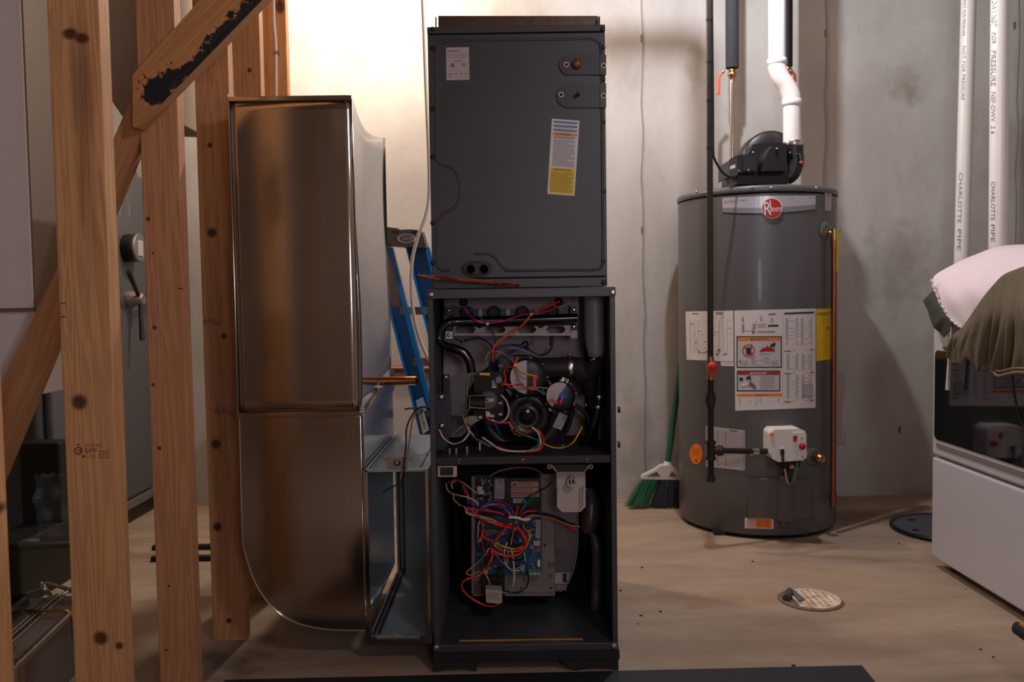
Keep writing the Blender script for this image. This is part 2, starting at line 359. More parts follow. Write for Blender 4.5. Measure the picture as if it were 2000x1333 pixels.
st3 = stud(394, 460, 2.21, [(414, 455, .013, 1), (410, 284, .007, 1), (422, 868, .013, 1), (425, 1030, .012, 1), (447, 1213, .008, 1), (437, 657, .008, 1), (435, 800, .03, 14)], 'pine stud tight against the left side of the sheet-metal duct', 'c89468')
st4 = stud(463, 522, 2.53, [(487, 137, .007, 1)], 'pine stud rising just behind the top of the sheet-metal duct', 'cd9868')
st5 = stud(526, 573, 2.9, [(547, 12, .016, 1.6)], 'farthest pine stud, with a white cable stapled to it', 'd0945a')
st0 = stud(-138, -36, 1.2, [(-20, 1000, .01, 1)], 'blurred pine stud cut off by the left picture edge', 'c99768')
# grade stamps printed on the first and third stud
STAMP = mat('stamp_ink', '4a2012', .7)
def stampink(x, y, s, Y, parent):
    p = Print(SY(Y)); h = .0003
    p.disc(x, y, 8*s, 8*s, STAMP, h, 16, .72); p.disc(x+1*s, y, 4*s, 3*s, STAMP, h, 12, .6); p.disc(x, y-12*s, 2*s, 2*s, STAMP, h, 8)
    p.text(R4(x+13*s, y-14*s, x+46*s, y-8*s), 'STUD KD', STAMP, h); p.text(R4(x+13*s, y-5*s, x+37*s, y+5*s), 'SPF', STAMP, h)
    p.disc(x+10*s, y+11*s, 3*s, 2.5*s, STAMP, h, 8); p.text(R4(x+16*s, y+8*s, x+34*s, y+14*s), '2 STUD', STAMP, h)
    a, b, c, d = x+40*s, y, x+60*s, y+13*s
    for q in (R4(a, b, c, b+1), R4(a, d, c, d+1), R4(a, b, a+1, d), R4(c-1, b, c, d)): p.quad(q, STAMP, h)
    p.text(R4(a+3*s, b+4*s, c-3*s, d-3*s), 'HT', STAMP, h)
    p.done('grade_stamp', parent)
stampink(153, 881, 1.0, 1.47, st1)
stampink(424, 803, .55, 2.21, st3); stampink(400, 628, .5, 2.21, st3)
for x, y in ((119, 592), (119, 618), (348, 563)):
    build('nail_mark', MB().pxb(x, x+9, y, y+2, 1.4695 if x < 200 else 1.8795, 1.4712 if x < 200 else 1.8812), STAMP, st1 if x < 200 else st2)
# diagonal braces
def tar(nt, mp, cur):
    L = nt.links
    sep = N(nt, 'SeparateXYZ'); L.new(mp.outputs[0], sep.inputs[0])
    nz = N(nt, 'TexNoise', Scale=42.0, Detail=8.0, Roughness=.72); L.new(mp.outputs[0], nz.inputs['Vector'])
    nz2 = N(nt, 'TexNoise', Scale=9.0, Detail=2.0); L.new(mp.outputs[0], nz2.inputs['Vector'])
    # width of the smear shrinks along the board (local x), its centre sinks to the lower edge
    wd = N(nt, 'MapRange'); wd.inputs[1].default_value = .03; wd.inputs[2].default_value = .16; wd.inputs[3].default_value = .036; wd.inputs[4].default_value = .017; L.new(sep.outputs['X'], wd.inputs[0])
    w1 = N(nt, 'MapRange'); w1.inputs[1].default_value = .0; w1.inputs[2].default_value = .05; w1.inputs[3].default_value = -.03; w1.inputs[4].default_value = .042; L.new(sep.outputs['X'], w1.inputs[0])
    wm = N(nt, 'Math', operation='MINIMUM'); L.new(wd.outputs[0], wm.inputs[0]); L.new(w1.outputs[0], wm.inputs[1]); wd = wm
    ce = N(nt, 'MapRange'); ce.inputs[1].default_value = .02; ce.inputs[2].default_value = .16; ce.inputs[3].default_value = -.010; ce.inputs[4].default_value = -.036; L.new(sep.outputs['X'], ce.inputs[0])
    df = N(nt, 'Math', operation='SUBTRACT'); L.new(sep.outputs['Z'], df.inputs[0]); L.new(ce.outputs[0], df.inputs[1])
    ab = N(nt, 'Math', operation='ABSOLUTE'); L.new(df.outputs[0], ab.inputs[0])
    nn = N(nt, 'Math', operation='MULTIPLY_ADD'); nn.inputs[1].default_value = .12; nn.inputs[2].default_value = -.06; L.new(nz.outputs['Fac'], nn.inputs[0])
    n3 = N(nt, 'Math', operation='MULTIPLY_ADD'); n3.inputs[1].default_value = .04; n3.inputs[2].default_value = -.02; L.new(nz2.outputs['Fac'], n3.inputs[0])
    sm = N(nt, 'Math', operation='ADD'); L.new(ab.outputs[0], sm.inputs[0]); L.new(nn.outputs[0], sm.inputs[1])
    s2 = N(nt, 'Math', operation='ADD'); L.new(sm.outputs[0], s2.inputs[0]); L.new(n3.outputs[0], s2.inputs[1])
    lt = N(nt, 'Math', operation='LESS_THAN'); L.new(s2.outputs[0], lt.inputs[0]); L.new(wd.outputs[0], lt.inputs[1])
    g = N(nt, 'Math', operation='GREATER_THAN'); g.inputs[1].default_value = .004; L.new(sep.outputs['X'], g.inputs[0])
    fy = N(nt, 'Math', operation='LESS_THAN'); fy.inputs[1].default_value = .004; L.new(sep.outputs['Y'], fy.inputs[0])
    mu = N(nt, 'Math', operation='MULTIPLY'); L.new(lt.outputs[0], mu.inputs[0]); L.new(g.outputs[0], mu.inputs[1])
    mu2 = N(nt, 'Math', operation='MULTIPLY'); L.new(mu.outputs[0], mu2.inputs[0]); L.new(fy.outputs[0], mu2.inputs[1])
    m2 = N(nt, 'Mix', data_type='RGBA'); L.new(mu2.outputs[0], m2.inputs[0]); L.new(cur, m2.inputs[6]); m2.inputs[7].default_value = (*lin('1a1a1f'), 1)
    return m2.outputs[2]
YB = 1.838
a = P(259, 205, YB); ang = math.atan2(P(395, 63, YB).z-a.z, P(395, 63, YB).x-a.x)
bm_ = wood('pine_brace_tar', 'c28c5c', '74431f', 'X', paint=tar, rot=ang)
build('diagonal_brace', MB().pxp([(259, 146), (259, 247), (268, 250), (640, -134), (525, -150)], YB, YB+.038), bm_, loc=a, bevel=.0015,
      label='diagonal pine brace smeared with black tar', cat_='brace')
bm2 = wood('pine_brace_low', 'bf8a5e', '70401f', 'X', rot=math.radians(67))
build('diagonal_brace', MB().pxp([(262, 178), (283, 232), (283, 252), (-20, 978), (-60, 920), (-60, 880), (109, 531)], 1.885, 1.922), bm2, loc=P(109, 560, 1.885), bevel=.0015,
      label='steep lower diagonal board passing behind the nearest stud', cat_='brace')
# cable stapled to the far stud
mb = MB(); mb.tube([P(534, -60, 2.893), P(535, 40, 2.893), P(539, 100, 2.893), P(540, 260, 2.893), P(545, 700, 2.893)], .0048, 8)
cb = build('electrical_cable', mb, mat('cable_white', 'cfc6c0', .45), label='white cable running down the farthest stud', cat_='cable')
build('staple', MB().pxb(534, 545, 99, 104, 2.886, 2.9), STEEL, cb)

# ================================================================== LEFT SIDE, BEHIND THE STUDS
pl = thing('plenum_box', P(0, 700, 2.1), 'white painted plenum box hanging at the far left edge', 'plenum')
WP = mat('white_sheet_paint', 'e6dedd', .5, 0, .05, 3)
a = P(66, 605, 1.95); lf = -1.75
build('upper_casing', MB().box(lf, a.x, 1.95, 2.32, a.z+.002, 2.45), WP, pl, bevel=.003)
build('lower_casing', MB().box(lf, a.x-.004, 1.954, 2.32, a.z-.20, a.z-.003), WP, pl, bevel=.003)
build('side_panel', MB().box(a.x, a.x+.004, 1.952, 2.32, a.z+.002, 2.45), TAUPE, pl)  # shaded side of the white casing, shade put into the darker colour
build('seam_strip', MB().box(lf, a.x+.001, 1.944, 1.955, a.z-.004, a.z+.004), GALV, pl)
build('supply_duct', MB().pxp([(100, -170), (352, -170), (352, 242), (246, 238), (212, 188), (100, 100)], 2.6, 2.82), TAUPE, bevel=.004,
      label='taupe duct with a slanted bottom hanging above the grey safe', cat_='duct')
# gun safe
SAFE = mat('safe_grey', '55575a', .38, 0, .05, 4)
sx = -1.58
sf = thing('gun_safe', (-1.95, 3.27, 0), 'tall grey gun safe behind the studs with dial and spoked handle', 'safe')
build('body', MB().box(-2.36, sx-.03, 2.85, 3.7, .06, 1.49), mat('safe_body', '4a4d50', .45), sf, bevel=.02, bseg=3)
build('door', MB().box(sx-.03, sx, 2.88, 3.68, .10, 1.45), SAFE, sf, bevel=.012)
build('base', MB().box(-2.34, sx-.01, 2.87, 3.69, .0, .06), BLACK, sf)
build('base_trim', MB().box(sx-.03, sx+.004, 2.87, 3.69, .06, .095), ZINC, sf, bevel=.004)
q = PX(246, 485, sx)
d_ = build('dial', MB().lathe([(.05, 0), (.057, .004), (.057, .05), (.05, .056), (.044, .056)], (sx, q.y, q.z), (1, 0, 0), 32), BLACK, sf)
build('dial_ring', MB().lathe([(.057, .048), (.059, .054), (.054, .06), (.048, .058)], (sx, q.y, q.z), (1, 0, 0), 32), ZINC, d_)
build('keypad', MB().box(sx+.055, sx+.062, q.y-.022, q.y+.022, q.z-.035, q.z+.03), PAPERG, d_, bevel=.003)
q = PX(250, 585, sx)
h_ = build('handle_hub', MB().lathe([(.035, 0), (.035, .02), (.026, .03), (.026, .06), (.02, .066)], (sx, q.y, q.z), (1, 0, 0), 24), ZINC, sf)
for an in (-100, 20, 140):
    dy, dz = math.cos(math.radians(an)), math.sin(math.radians(an))
    build('handle_spoke', MB().tube([(sx+.05, q.y, q.z), (sx+.055, q.y+dy*.06, q.z+dz*.06), (sx+.065, q.y+dy*.17, q.z+dz*.17)], [.009, .008, .011], 10), BLACK, h_)
q = PX(248, 408, sx)
p = Print(lambda x, y, h: PX(x, y, sx+h))
for k in range(4): p.quad(R4(231+k*9, 398, 237+k*9, 424), SAFE if k % 2 else mat('safe_mark', '636668', .5), .0006)
p.done('emblem_plate', sf)
# aluminium case on the floor
AL = mat('aluminium_case', '8d8a88', .38, .75, .08, 20); ALB = mat('aluminium_bright', 'b9b4b0', .3, 1); CASE = mat('case_panel', '77706e', .5, .2, .08, 30)
cx1, cy0, cy1, cz = P(31, 1303, 1.70).x, 1.70, 2.15, P(31, 1303, 1.70).z; CA = math.radians(8)
cs = thing('aluminium_case', (cx1, cy0, 0), 'silver aluminium equipment case lying on the floor at bottom left', 'case')
build('shell', MB().box(cx1-.5, cx1-.004, cy0+.004, cy1-.004, 0.002, cz-.004), CASE, cs, bevel=.004)
build('top_edge', MB().box(cx1-.014, cx1+.003, cy0, cy1, cz-.014, cz+.003), ALB, cs, bevel=.005, bseg=3)
build('top_edge', MB().box(cx1-.5, cx1, cy0-.002, cy0+.012, cz-.014, cz+.002), ALB, cs, bevel=.004)
for k in range(3): build('lid_rail', MB().box(cx1-.100+k*.014, cx1-.089+k*.014, cy0+.01, cy1-.01, cz-.004, cz+.003+.002*(k % 2)), ALB, cs, bevel=.002)
build('corner_guard', MB().box(cx1-.03, cx1+.006, cy0-.006, cy0+.03, cz-.05, cz+.006), STEEL, cs, bevel=.006, bseg=3)
mb = MB(); q = Vector((cx1-.03, cy0+.30, cz+.006)); mb.tube([q+Vector((-.08, .02, 0)), q+Vector((-.03, 0, .004)), q+Vector((.02, -.005, .002)), q+Vector((.036, -.005, -.02)), q+Vector((.036, -.006, -.06))], .004, 6)
build('lid_chain', mb, BRASS, cs)
build('latch', MB().lathe([(.018, 0), (.02, .004), (.016, .008)], (cx1-.06, cy0+.10, cz+.001), (0, 0, 1), 16), STEEL, cs)
def swing(o):
    v = Vector(o.location)-Vector((cx1, cy0, 0)); v.rotate(Matrix.Rotation(CA, 3, 'Z')); o.location = v+Vector((cx1, cy0, 0)); o.rotation_euler.z = CA
swing(cs)
# black tray and crate beside it
tr = thing('plastic_tray', (cx1-.22, 2.17, cz+.008), 'shallow black plastic tray sitting on the aluminium case', 'tray')
tx0, tx1, ty0, ty1, tz = cx1-.30, cx1-.112, 1.90, 2.05, cz+.0085
build('tray_floor', MB().box(tx0, tx1, ty0, ty1, tz, tz+.006), BLACKG, tr, bevel=.002)
build('tray_wall', MB().box(tx0, tx1, ty0, ty0+.008, tz+.006, tz+.03).box(tx0, tx1, ty1-.008, ty1, tz+.006, tz+.03).box(tx1-.008, tx1, ty0, ty1, tz+.006, tz+.03).box(tx0, tx0+.008, ty0, ty1, tz+.006, tz+.03), BLACKG, tr, bevel=.002)
build('tray_bar', MB().box(tx0+.08, tx1-.03, ty0+.04, ty0+.07, tz+.006, tz+.018), STEEL, tr, bevel=.002)
swing(tr)
crx0, crx1 = P(28, 1100, 2.45).x-.12, P(150, 1100, 2.78).x
ck = thing('storage_tote', ((crx0+crx1)/2, 2.62, 0), 'dark tote holding clear plastic sheeting behind the aluminium case', 'tote')
build('tote_body', MB().box(crx0, crx1, 2.46, 2.78, 0.001, .20).box(crx0, crx1, 2.70, 2.78, .2, .46), mat('dark_green_plastic', '10170f', .5), ck, bevel=.006)
a = P(38, 1067, 2.44); b = P(152, 1066, 2.44)
build('grey_tube', MB().tube([a+Vector((-.02, .12, -.02)), a+Vector((-.012, .03, -.003)), a+Vector((.03, 0, 0)), b], .0115, 12), mat('grey_rail', '55535a', .4, .3), ck)
mb = MB(); g = []
for i in range(15):
    row = []
    for j in range(15):
        x = P(74, 1100, 2.5).x+(P(150, 1100, 2.5).x-P(74, 1100, 2.5).x)*i/14; zt = .21+.19*j/14
        row.append(Vector((x, 2.50+.010*math.sin(i*.9+j*.6)+.008*math.sin(j*1.3), zt+.004*math.sin(i*2.1))))
    g.append(row)
mb.grid(g); build('plastic_sheeting', mb, mat('clear_film', '8fa3b8', .12, 0, alpha=.12, bump=.6, bscale=25), ck, solid=.0006)
mb = MB(); rnd = random.Random(4)
for k in range(9):
    q = Vector((cx1-.17+rnd.random()*.12, 2.09+rnd.random()*.05, cz+.012)); mb.tube([q, q+Vector((rnd.uniform(-.04, .04), rnd.uniform(-.03, .03), .022)), q+Vector((rnd.uniform(-.07, .07), rnd.uniform(-.03, .03), .004))], .004, 6)
build('hose_clamp_chain', mb, STEEL, label='tangle of shiny metal links on the far end of the aluminium case', cat_='chain')
# rails on the floor seen between the second and third stud
for k, (py, nm) in enumerate(((1071, 'farther of two thin black bars lying between the studs'), (1093, 'nearer of two thin black bars lying between the studs'))):
    a = PZ(352, py+3); b = PZ(470, py)
    build('steel_bar', MB().box(a.x-.1, b.x+.05, a.y-.012, a.y+.012, 0.0005, .018), mat('black_steel', '202226', .45, .3), bevel=.003, label=nm, cat_='bar', group='black bars on the floor')

# ================================================================== SHEET METAL RETURN DUCT
YD, YDB = 2.05, 2.58
dk = thing('return_duct', P(590, 1240, 2.3), 'galvanised sheet-metal return duct with rounded boot beside the furnace', 'duct')
def plate(pxs, Y0, Y1): return MB().pxp(pxs, Y0, Y1)
TL, TR, BR, BL = P(450, 192, YD), P(687, 187, YD), P(703, 806, YD), P(463, 806, YD)
XL, XR = (TL.x+BL.x)/2, (TR.x+BR.x)/2; ZT, ZB = TR.z, BR.z
def sheet_grid(fn, nu, nv, m_, name, parent, solid=.0018):
    g = [[fn(i/nu, j/nv) for j in range(nv+1)] for i in range(nu+1)]
    return build(name, MB().grid(g), m_, parent, solid=solid)
# front sheet bulges a little like hand-bent metal
def front(u, v):
    return Vector((XL+(XR-XL)*u, YD-.0022*math.sin(math.pi*u)*math.sin(math.pi*v)+.012*max(0, u-.8)*max(0, v-.75)*8, ZB+(ZT-ZB)*v))
sheet_grid(front, 16, 24, GALV, 'front_panel', dk)
def right(u, v):
    sag = .03*math.sin(math.pi*u)*max(0, (v-.55)/.45)
    return Vector((XR-.014*math.sin(math.pi*u)*(v)+.004*math.sin(2*math.pi*v), YD+(YDB-YD)*u, ZB+(ZT-ZB)*v-sag*v))
sheet_grid(right, 14, 20, GALVS, 'side_panel', dk)
def left(u, v): return Vector((XL, YD+(YDB-YD)*u, ZB+(ZT-ZB)*v))
sheet_grid(left, 6, 8, GALV, 'side_panel', dk)
def back(u, v): return Vector((XL+(XR-XL)*u, YDB, ZB+(ZT-ZB)*v))
sheet_grid(back, 6, 8, GALV, 'back_panel', dk)
build('hem', MB().box(XL-.002, XR+.001, YD-.005, YD+.002, ZT-.010, ZT+.001), GALV, dk, bevel=.001)
build('corner_tab', MB().prism([(XL-.002, YD-.003, ZT-.012), (XL-.002, YD-.003, ZT+.008), (XL+.024, YD+.02, ZT+.001)], (0, .001, 0)), PAPER, dk)
build('corner_seam', MB().box(XL-.002, XL+.0015, YD-.003, YD+.004, ZB, ZT), GALV, dk, bevel=.001)
build('corner_seam', MB().box(XR-.001, XR+.0015, YD-.002, YD+.004, ZB, ZT), GALV, dk, bevel=.001)
build('drive_cleat', MB().box(XL-.004, XR+.004, YD-.008, YD+.004, ZB-.008, ZB+.004), GALV, dk, bevel=.002)
build('drive_cleat', MB().box(XR-.002, XR+.008, YD, YDB, ZB-.008, ZB+.004), GALVS, dk, bevel=.002)
# lower boot
prof = [(704, 813), (714, 1232), (655, 1231), (612, 1226), (577, 1216), (545, 1198), (518, 1170), (497, 1135), (482, 1090), (474, 1040), (468, 815)]
fp = [P(x, y, YD+.004) for x, y in prof]
build('boot_front', MB().prism(fp, (0, .0015, 0)), GALV, dk)
build('boot_back', MB().prism([p_+Vector((0, YDB-YD, 0)) for p_ in fp], (0, .0015, 0)), GALVI, dk)
wrap = cat(fp[1:], 4)
build('boot_wrap', MB().grid([[p_+Vector((0, -.001, 0)), p_+Vector((0, (YDB-YD)*.5, 0)), p_+Vector((0, YDB-YD, 0))] for p_ in wrap]), GALVS, dk, solid=.0016)
mb = MB(); mb.tube([p_+Vector((0, -.002, 0)) for p_ in wrap], .0018, 6, spline=False); build('boot_hem', mb, GALVS, dk)
build('boot_hem', MB().tube([fp[-1]+Vector((0, -.003, 0)), fp[0]+Vector((0, -.003, 0)), fp[1]+Vector((0, -.003, 0))], .0016, 6, spline=False), GALV, dk)
# collar between boot and furnace: front side still open
CX0, CX1 = P(716, 1080, YD).x, P(841, 1080, YD).x; CZ0, CZ1 = P(780, 1245, YD).z, P(780, 917, YD).z
build('collar_top', MB().box(CX0, CX1, YD, YDB, CZ1-.002, CZ1), GALVI, dk)
build('collar_floor', MB().box(CX0, CX1, YD, YDB, CZ0-.002, CZ0), GALVI, dk)
build('collar_back', MB().box(CX0, CX1, YDB-.002, YDB, CZ0, CZ1), GALVI, dk)
build('collar_flange', MB().box(CX0-.004, CX0+.008, YD-.004, YD+.004, CZ0-.004, CZ1), GALV, dk, bevel=.001)
build('collar_flange', MB().box(CX1-.010, CX1-.001, YD-.003, YD+.004, CZ0, CZ1), GALV, dk, bevel=.001)
build('collar_lip', MB().box(CX0, CX1, YD-.004, YD+.003, CZ1-.006, CZ1+.002), GALVI, dk, bevel=.001)
build('collar_lip', MB().box(CX0+.02, CX1-.03, YD-.006, YD+.01, CZ0-.003, CZ0+.004), GALVS, dk, bevel=.001)
build('collar_skirt', MB().box(CX0, CX1, YD-.003, YD+.003, CZ0-.016, CZ0), GALV, dk)
for k in range(3):   # folded lock seam around the joint
    x = CX0+.010+k*.007
    build('lock_seam', MB().box(x-.002, x+.002, YD+.01, YDB-.004, CZ0, CZ0+.005).box(x-.002, x+.002, YDB-.008, YDB-.003, CZ0, CZ1), ZINC if k % 2 else CHAR_IN, dk)
    build('lock_seam', MB().box(x-.002, x+.002, YD+.004, YDB-.004, CZ1, CZ1+.006-.002*k), GALVI, dk)
build('lock_seam', MB().box(CX1-.03, CX1-.022, YD+.004, YDB-.004, CZ1, CZ1+.005), GALVI, dk)
build('rear_bend', MB().prism([(XR, YD+.01, ZB), (XR, YDB, ZB), (XR, YDB, ZB+.06)], (.012, 0, 0)), GALVS, dk)
build('back_apron', MB().box(XR, XR+.006, YD+.02, YDB, CZ1, ZB), GALVS, dk)
# mounting tab with bolt on the collar
tb = build('mounting_tab', MB().pxp([(748, 894), (805, 894), (805, 900), (796, 902), (795, 917), (757, 917), (756, 902), (748, 900)], YD-.008, YD-.005), ZINC, dk)
q = P(776, 904, YD-.008)
build('bolt', MB().lathe([(.0085, 0), (.0085, .002), (.005, .003), (.005, .006), (.003, .0075)], q, (0, -1, 0), 16), STEEL, tb)
# control wires hanging over the collar
for nm, pts, m_, lb in (('thermostat_wire', [(846, 812), (834, 798), (818, 797), (803, 815), (794, 838), (793, 870), (790, 900), (788, 938), (778, 946), (762, 954), (748, 962)], BKW, 'black thermostat wire draped over the duct collar'),
                        ('thermostat_wire', [(846, 811), (836, 797), (824, 796), (812, 806), (804, 830), (800, 860), (796, 890), (787, 915), (782, 935)], mat('tan_sheath', '9a7466', .5), 'tan thermostat wire draped over the duct collar'),
                        ('thermostat_wire', [(812, 800), (803, 798), (790, 800)], BKW, 'short black wire end pointing at the ladder')):
    build(nm, MB().tube([P(x, y, (2.036 if m_ is BKW else 2.046) - .001*i) for i, (x, y) in enumerate(pts)], .0021, 6), m_, label=lb, cat_='wire', group='loose control wires')
# copper pipes
a = P(741, 745, 2.34); a.x = XR+.004; b = P(812, 744, 2.34); b.z = a.z
mb = MB(); mb.tube([a, b], .0125, 16, spline=False); mb.lathe([(.0125, 0), (.0118, .003), (.009, .006), (.004, .008), (0.00001, .0085)], b, (1, 0, 0), 16)
cp = build('copper_pipe', mb, COPPER, label='capped copper pipe stub in front of the blue ladder', cat_='pipe')
build('highlight_dot', MB().ball(P(807, 743, 2.328), .003, 8), STEEL, cp)  # steel bead standing in for the highlight on the pipe end
build('copper_pipe', MB().tube([P(700, 721, 3.712), P(900, 722, 3.712)], .014, 12, spline=False), mat('dull_copper', '7d4a34', .45, .8), label='dull horizontal pipe behind the blue ladder', cat_='pipe')
# hanging cable
build('hanging_cable', MB().tube([P(x, y, 3.0) for x, y in ((822, -60), (826, 20), (831, 150), (838, 330), (835, 405), (814, 470), (804, 520), (805, 590), (816, 650), (836, 700), (860, 740))], .0062, 10), mat('cable_cream', 'd9cfc6', .45),
      label='cream cable looping down beside the furnace coil cabinet', cat_='cable')
# ================================================================== BLUE STEPLADDER
BLU = mat('ladder_blue', '0f78c8', .4, 0, .06, 10); CAPM = mat('ladder_cap', '4a4644', .5)
yl = 3.25
ld = thing('step_ladder', P(880, 1000, yl), 'blue fibreglass stepladder with grey top cap leaning behind the duct', 'ladder')
def slant(x, y): return x+.252*(y-485)
def rail(x0, x1, Y0, Y1, name, ybot):
    return MB().pxp([(x0, 483), (x1, 483), (slant(x1, ybot), ybot), (slant(x0, ybot), ybot)], Y0, Y1)
cap = build('top_cap', MB().pxp([(751, 443), (776, 446), (782, 449), (800, 448), (823, 450), (833, 485), (759, 479)], yl-.06, yl+.05), CAPM, ld, bevel=.004)
build('cap_left_side', MB().pxp([(745, 447), (752, 443), (760, 479), (753, 480)], yl-.045, yl+.05), CAPM, ld)  # left side of the cap, same colour as the rest
p = Print(SY(yl-.0605))
for x in (766, 804): p.quad([(x, 451), (x+13, 452), (x+12, 456), (x+1, 455)], BLACK, .0006)
p.disc(794, 466, 18, 9, PAPERG, .0006, 24, .8); p.text([(785, 462), (807, 463), (807, 470), (785, 469)], 'LADDER', PAPERG, .0008); p.done('cap_emblem', cap)
for x0, x1, ybot in ((728, 766, 1033), (792, 838, 1031)):
    Y0 = yl if x0 < 760 else yl-.01
    r_ = build('rail_web', rail(x0, x1, Y0+.03, Y0+.034, '', ybot), BLU, ld)
    build('rail_flange', rail(x1-9, x1, Y0-.01, Y0+.03, '', ybot), BLU, r_, bevel=.004)
    build('rail_flange', rail(x0, x0+4, Y0-.005, Y0+.03, '', ybot), BLU, r_, bevel=.002)
for y in (600, 700, 800, 890):
    build('step', MB().pxb(slant(752, y), slant(838, y), y, y+15, yl+.0, yl+.028), ZINC, ld, bevel=.002)
p = Print(SY(yl+.03)); q = [(750, 505), (768, 502), (783, 598), (752, 604)]
p.quad(q, mat('ladder_label', 'a58c74', .6), .001); p.lines(p.sub(q, .1, .9, .2, .95), 14, INKL, .0014, .4, 3); p.done('warning_sticker', ld)
p = Print(SY(yl-.012)); p.quad([(812, 783), (826, 776), (834, 800), (818, 812)], mat('ladder_decal', '9fc3e0', .5), .001); p.quad([(815, 800), (826, 798), (838, 840), (826, 848)], PAPER, .001); p.lines([(818, 806), (824, 804), (834, 838), (828, 842)], 8, INK, .0014); p.done('rail_sticker', ld)
# ================================================================== EVAPORATOR COIL CABINET
def screw(parent, px, py, Y, r=.004, m_=STEEL, name='screw', h=.003):
    q = P(px, py, Y)
    return build(name, MB().lathe([(r*1.5, 0), (r*1.5, h*.3), (r, h*.35), (r, h*.85), (r*.7, h), (0.00001, h*.8)], q, (0, -1, 0), 10), m_, parent)
YC = 2.11; CXL, CXR = P(839, 300, YC).x, P(1184, 300, YC).x
CT, CB = P(1010, 51, YC).z, P(1020, 562, YC).z
cc = thing('coil_cabinet', ((CXL+CXR)/2, 2.38, CB), 'charcoal evaporator coil cabinet stacked on top of the furnace', 'coil cabinet')
build('side_panel', MB().box(CXL, CXL+.006, YC+.004, YC+.53, CB, CT), CHAR, cc, bevel=.002)
build('side_panel', MB().box(CXR-.006, CXR, YC+.004, YC+.53, CB, CT), CHAR, cc, bevel=.002)
build('back_panel', MB().box(CXL+.006, CXR-.006, YC+.524, YC+.53, CB, CT), CHAR, cc)
zt = P(1010, 64, YC).z; zb = P(1020, 542, YC).z
fpnl = build('front_panel', MB().box(CXL+.0005, CXR-.0005, YC, YC+.008, zb, zt-.002), CHAR, cc, bevel=.0015)
build('top_rail', MB().box(CXL, CXR, YC-.004, YC+.02, zt, CT), CHAR, cc, bevel=.002)
build('bottom_rail', MB().box(CXL+.004, CXR-.003, YC+.002, YC+.012, CB, zb-.002), CHAR, cc, bevel=.0015)
build('top_flange', MB().pxb(856, 1168, 31, 56, YC+.05, YC+.052), mat('brown_steel', '6f6058', .3, .9, .25, 30), cc)
build('flange_post', MB().pxb(850, 852.5, 33, 56, YC+.03, YC+.04), STEEL, cc)
build('flange_post', MB().pxb(1169, 1172, 32, 56, YC+.03, YC+.04), BLACK, cc)
for k in (922, 1015, 1043): build('rivet', MB().ball(P(k, 46, YC+.05), .0022, 8), STEEL, cc)
# pressed ridge on the panel
rp = [(852, 306), (852, 200), (852, 110), (855, 90), (868, 80), (900, 79), (1000, 78), (1100, 77), (1150, 76), (1166, 82), (1173, 98), (1175, 200), (1176, 350), (1177, 500), (1174, 520), (1163, 527), (1100, 528), (1000, 529), (986, 526), (975, 514), (965, 502), (950, 496), (925, 496)]
build('pressed_ridge', MB().tube([P(x, y, YC+.0005) for x, y in rp], .0034, 8, seg=5), CHAR, fpnl)
rp = [(852, 306), (857, 319), (870, 324), (886, 331), (896, 350), (898, 375), (893, 398), (880, 410), (864, 420), (854, 432), (853, 450), (853, 510), (858, 524), (868, 529), (880, 527)]
build('pressed_ridge', MB().tube([P(x, y, YC+.0005) for x, y in rp], .0034, 8, seg=5), CHAR, fpnl)
for y in (95, 213, 307, 436, 514): screw(cc, 845, y, YC, .004, BLACK)
for y in (93, 155, 238, 374, 511): screw(cc, 1178, y, YC, .004, BLACK)
screw(cc, 845, 57, YC-.004, .004, BLACK); screw(cc, 1177, 57, YC-.004, .004, BLACK); screw(cc, 1179, 552, YC, .004, BLACK)
# rubber seal plates with copper stubs
def seal(x0, x1, y0, y1, name, stub):
    cy = (y0+y1)/2; r = (y1-y0)/2; pts = [(x1, y0), (x1, y1)]
    pts += [(x0+r-math.cos(t)*r, cy+math.sin(t)*r) for t in [math.pi/2-math.pi*k/12 for k in range(13)]]
    s_ = build('seal_plate', MB().pxp(pts, YC-.0055, YC+.0003), mat('seal_black', '26262d', .4), cc, bevel=.0012)
    build('seal_fold', MB().pxb(x1-12, x1, y0, y1, YC-.008, YC-.005), mat('seal_black', '26262d'), s_, bevel=.001)
    return s_
s1 = seal(1092, 1184, 107, 146, 'upper', 0); s2 = seal(1087, 1184, 163, 210, 'lower', 1)
for s_, x, y in ((s1, 1106, 126), (s1, 1179, 128), (s2, 1096, 185), (s2, 1179, 187)):
    q = P(x, y, YC-.0085)
    build('washer', MB().lathe([(.0038, -.001), (.0042, .001), (.0062, .001), (.0068, -.001)], q, (0, -1, 0), 18), mat('white_washer', 'd8d3d0', .35), s_)
    build('screw_head', MB().ball(q, .0032, 8), BLACK, s_)
build('copper_stub', MB().ball(P(1127, 125, YC-.010), .0125, 16), mat('worn_copper', '94604a', .45, .5), s1)
a = P(1129, 187, YC); build('copper_stub', MB().tube([a, a+Vector((0, -.032, .002))], .0048, 12, spline=False).ball(a+Vector((0, -.032, .002)), .0048, 10), mat('worn_copper', '94604a'), s2)
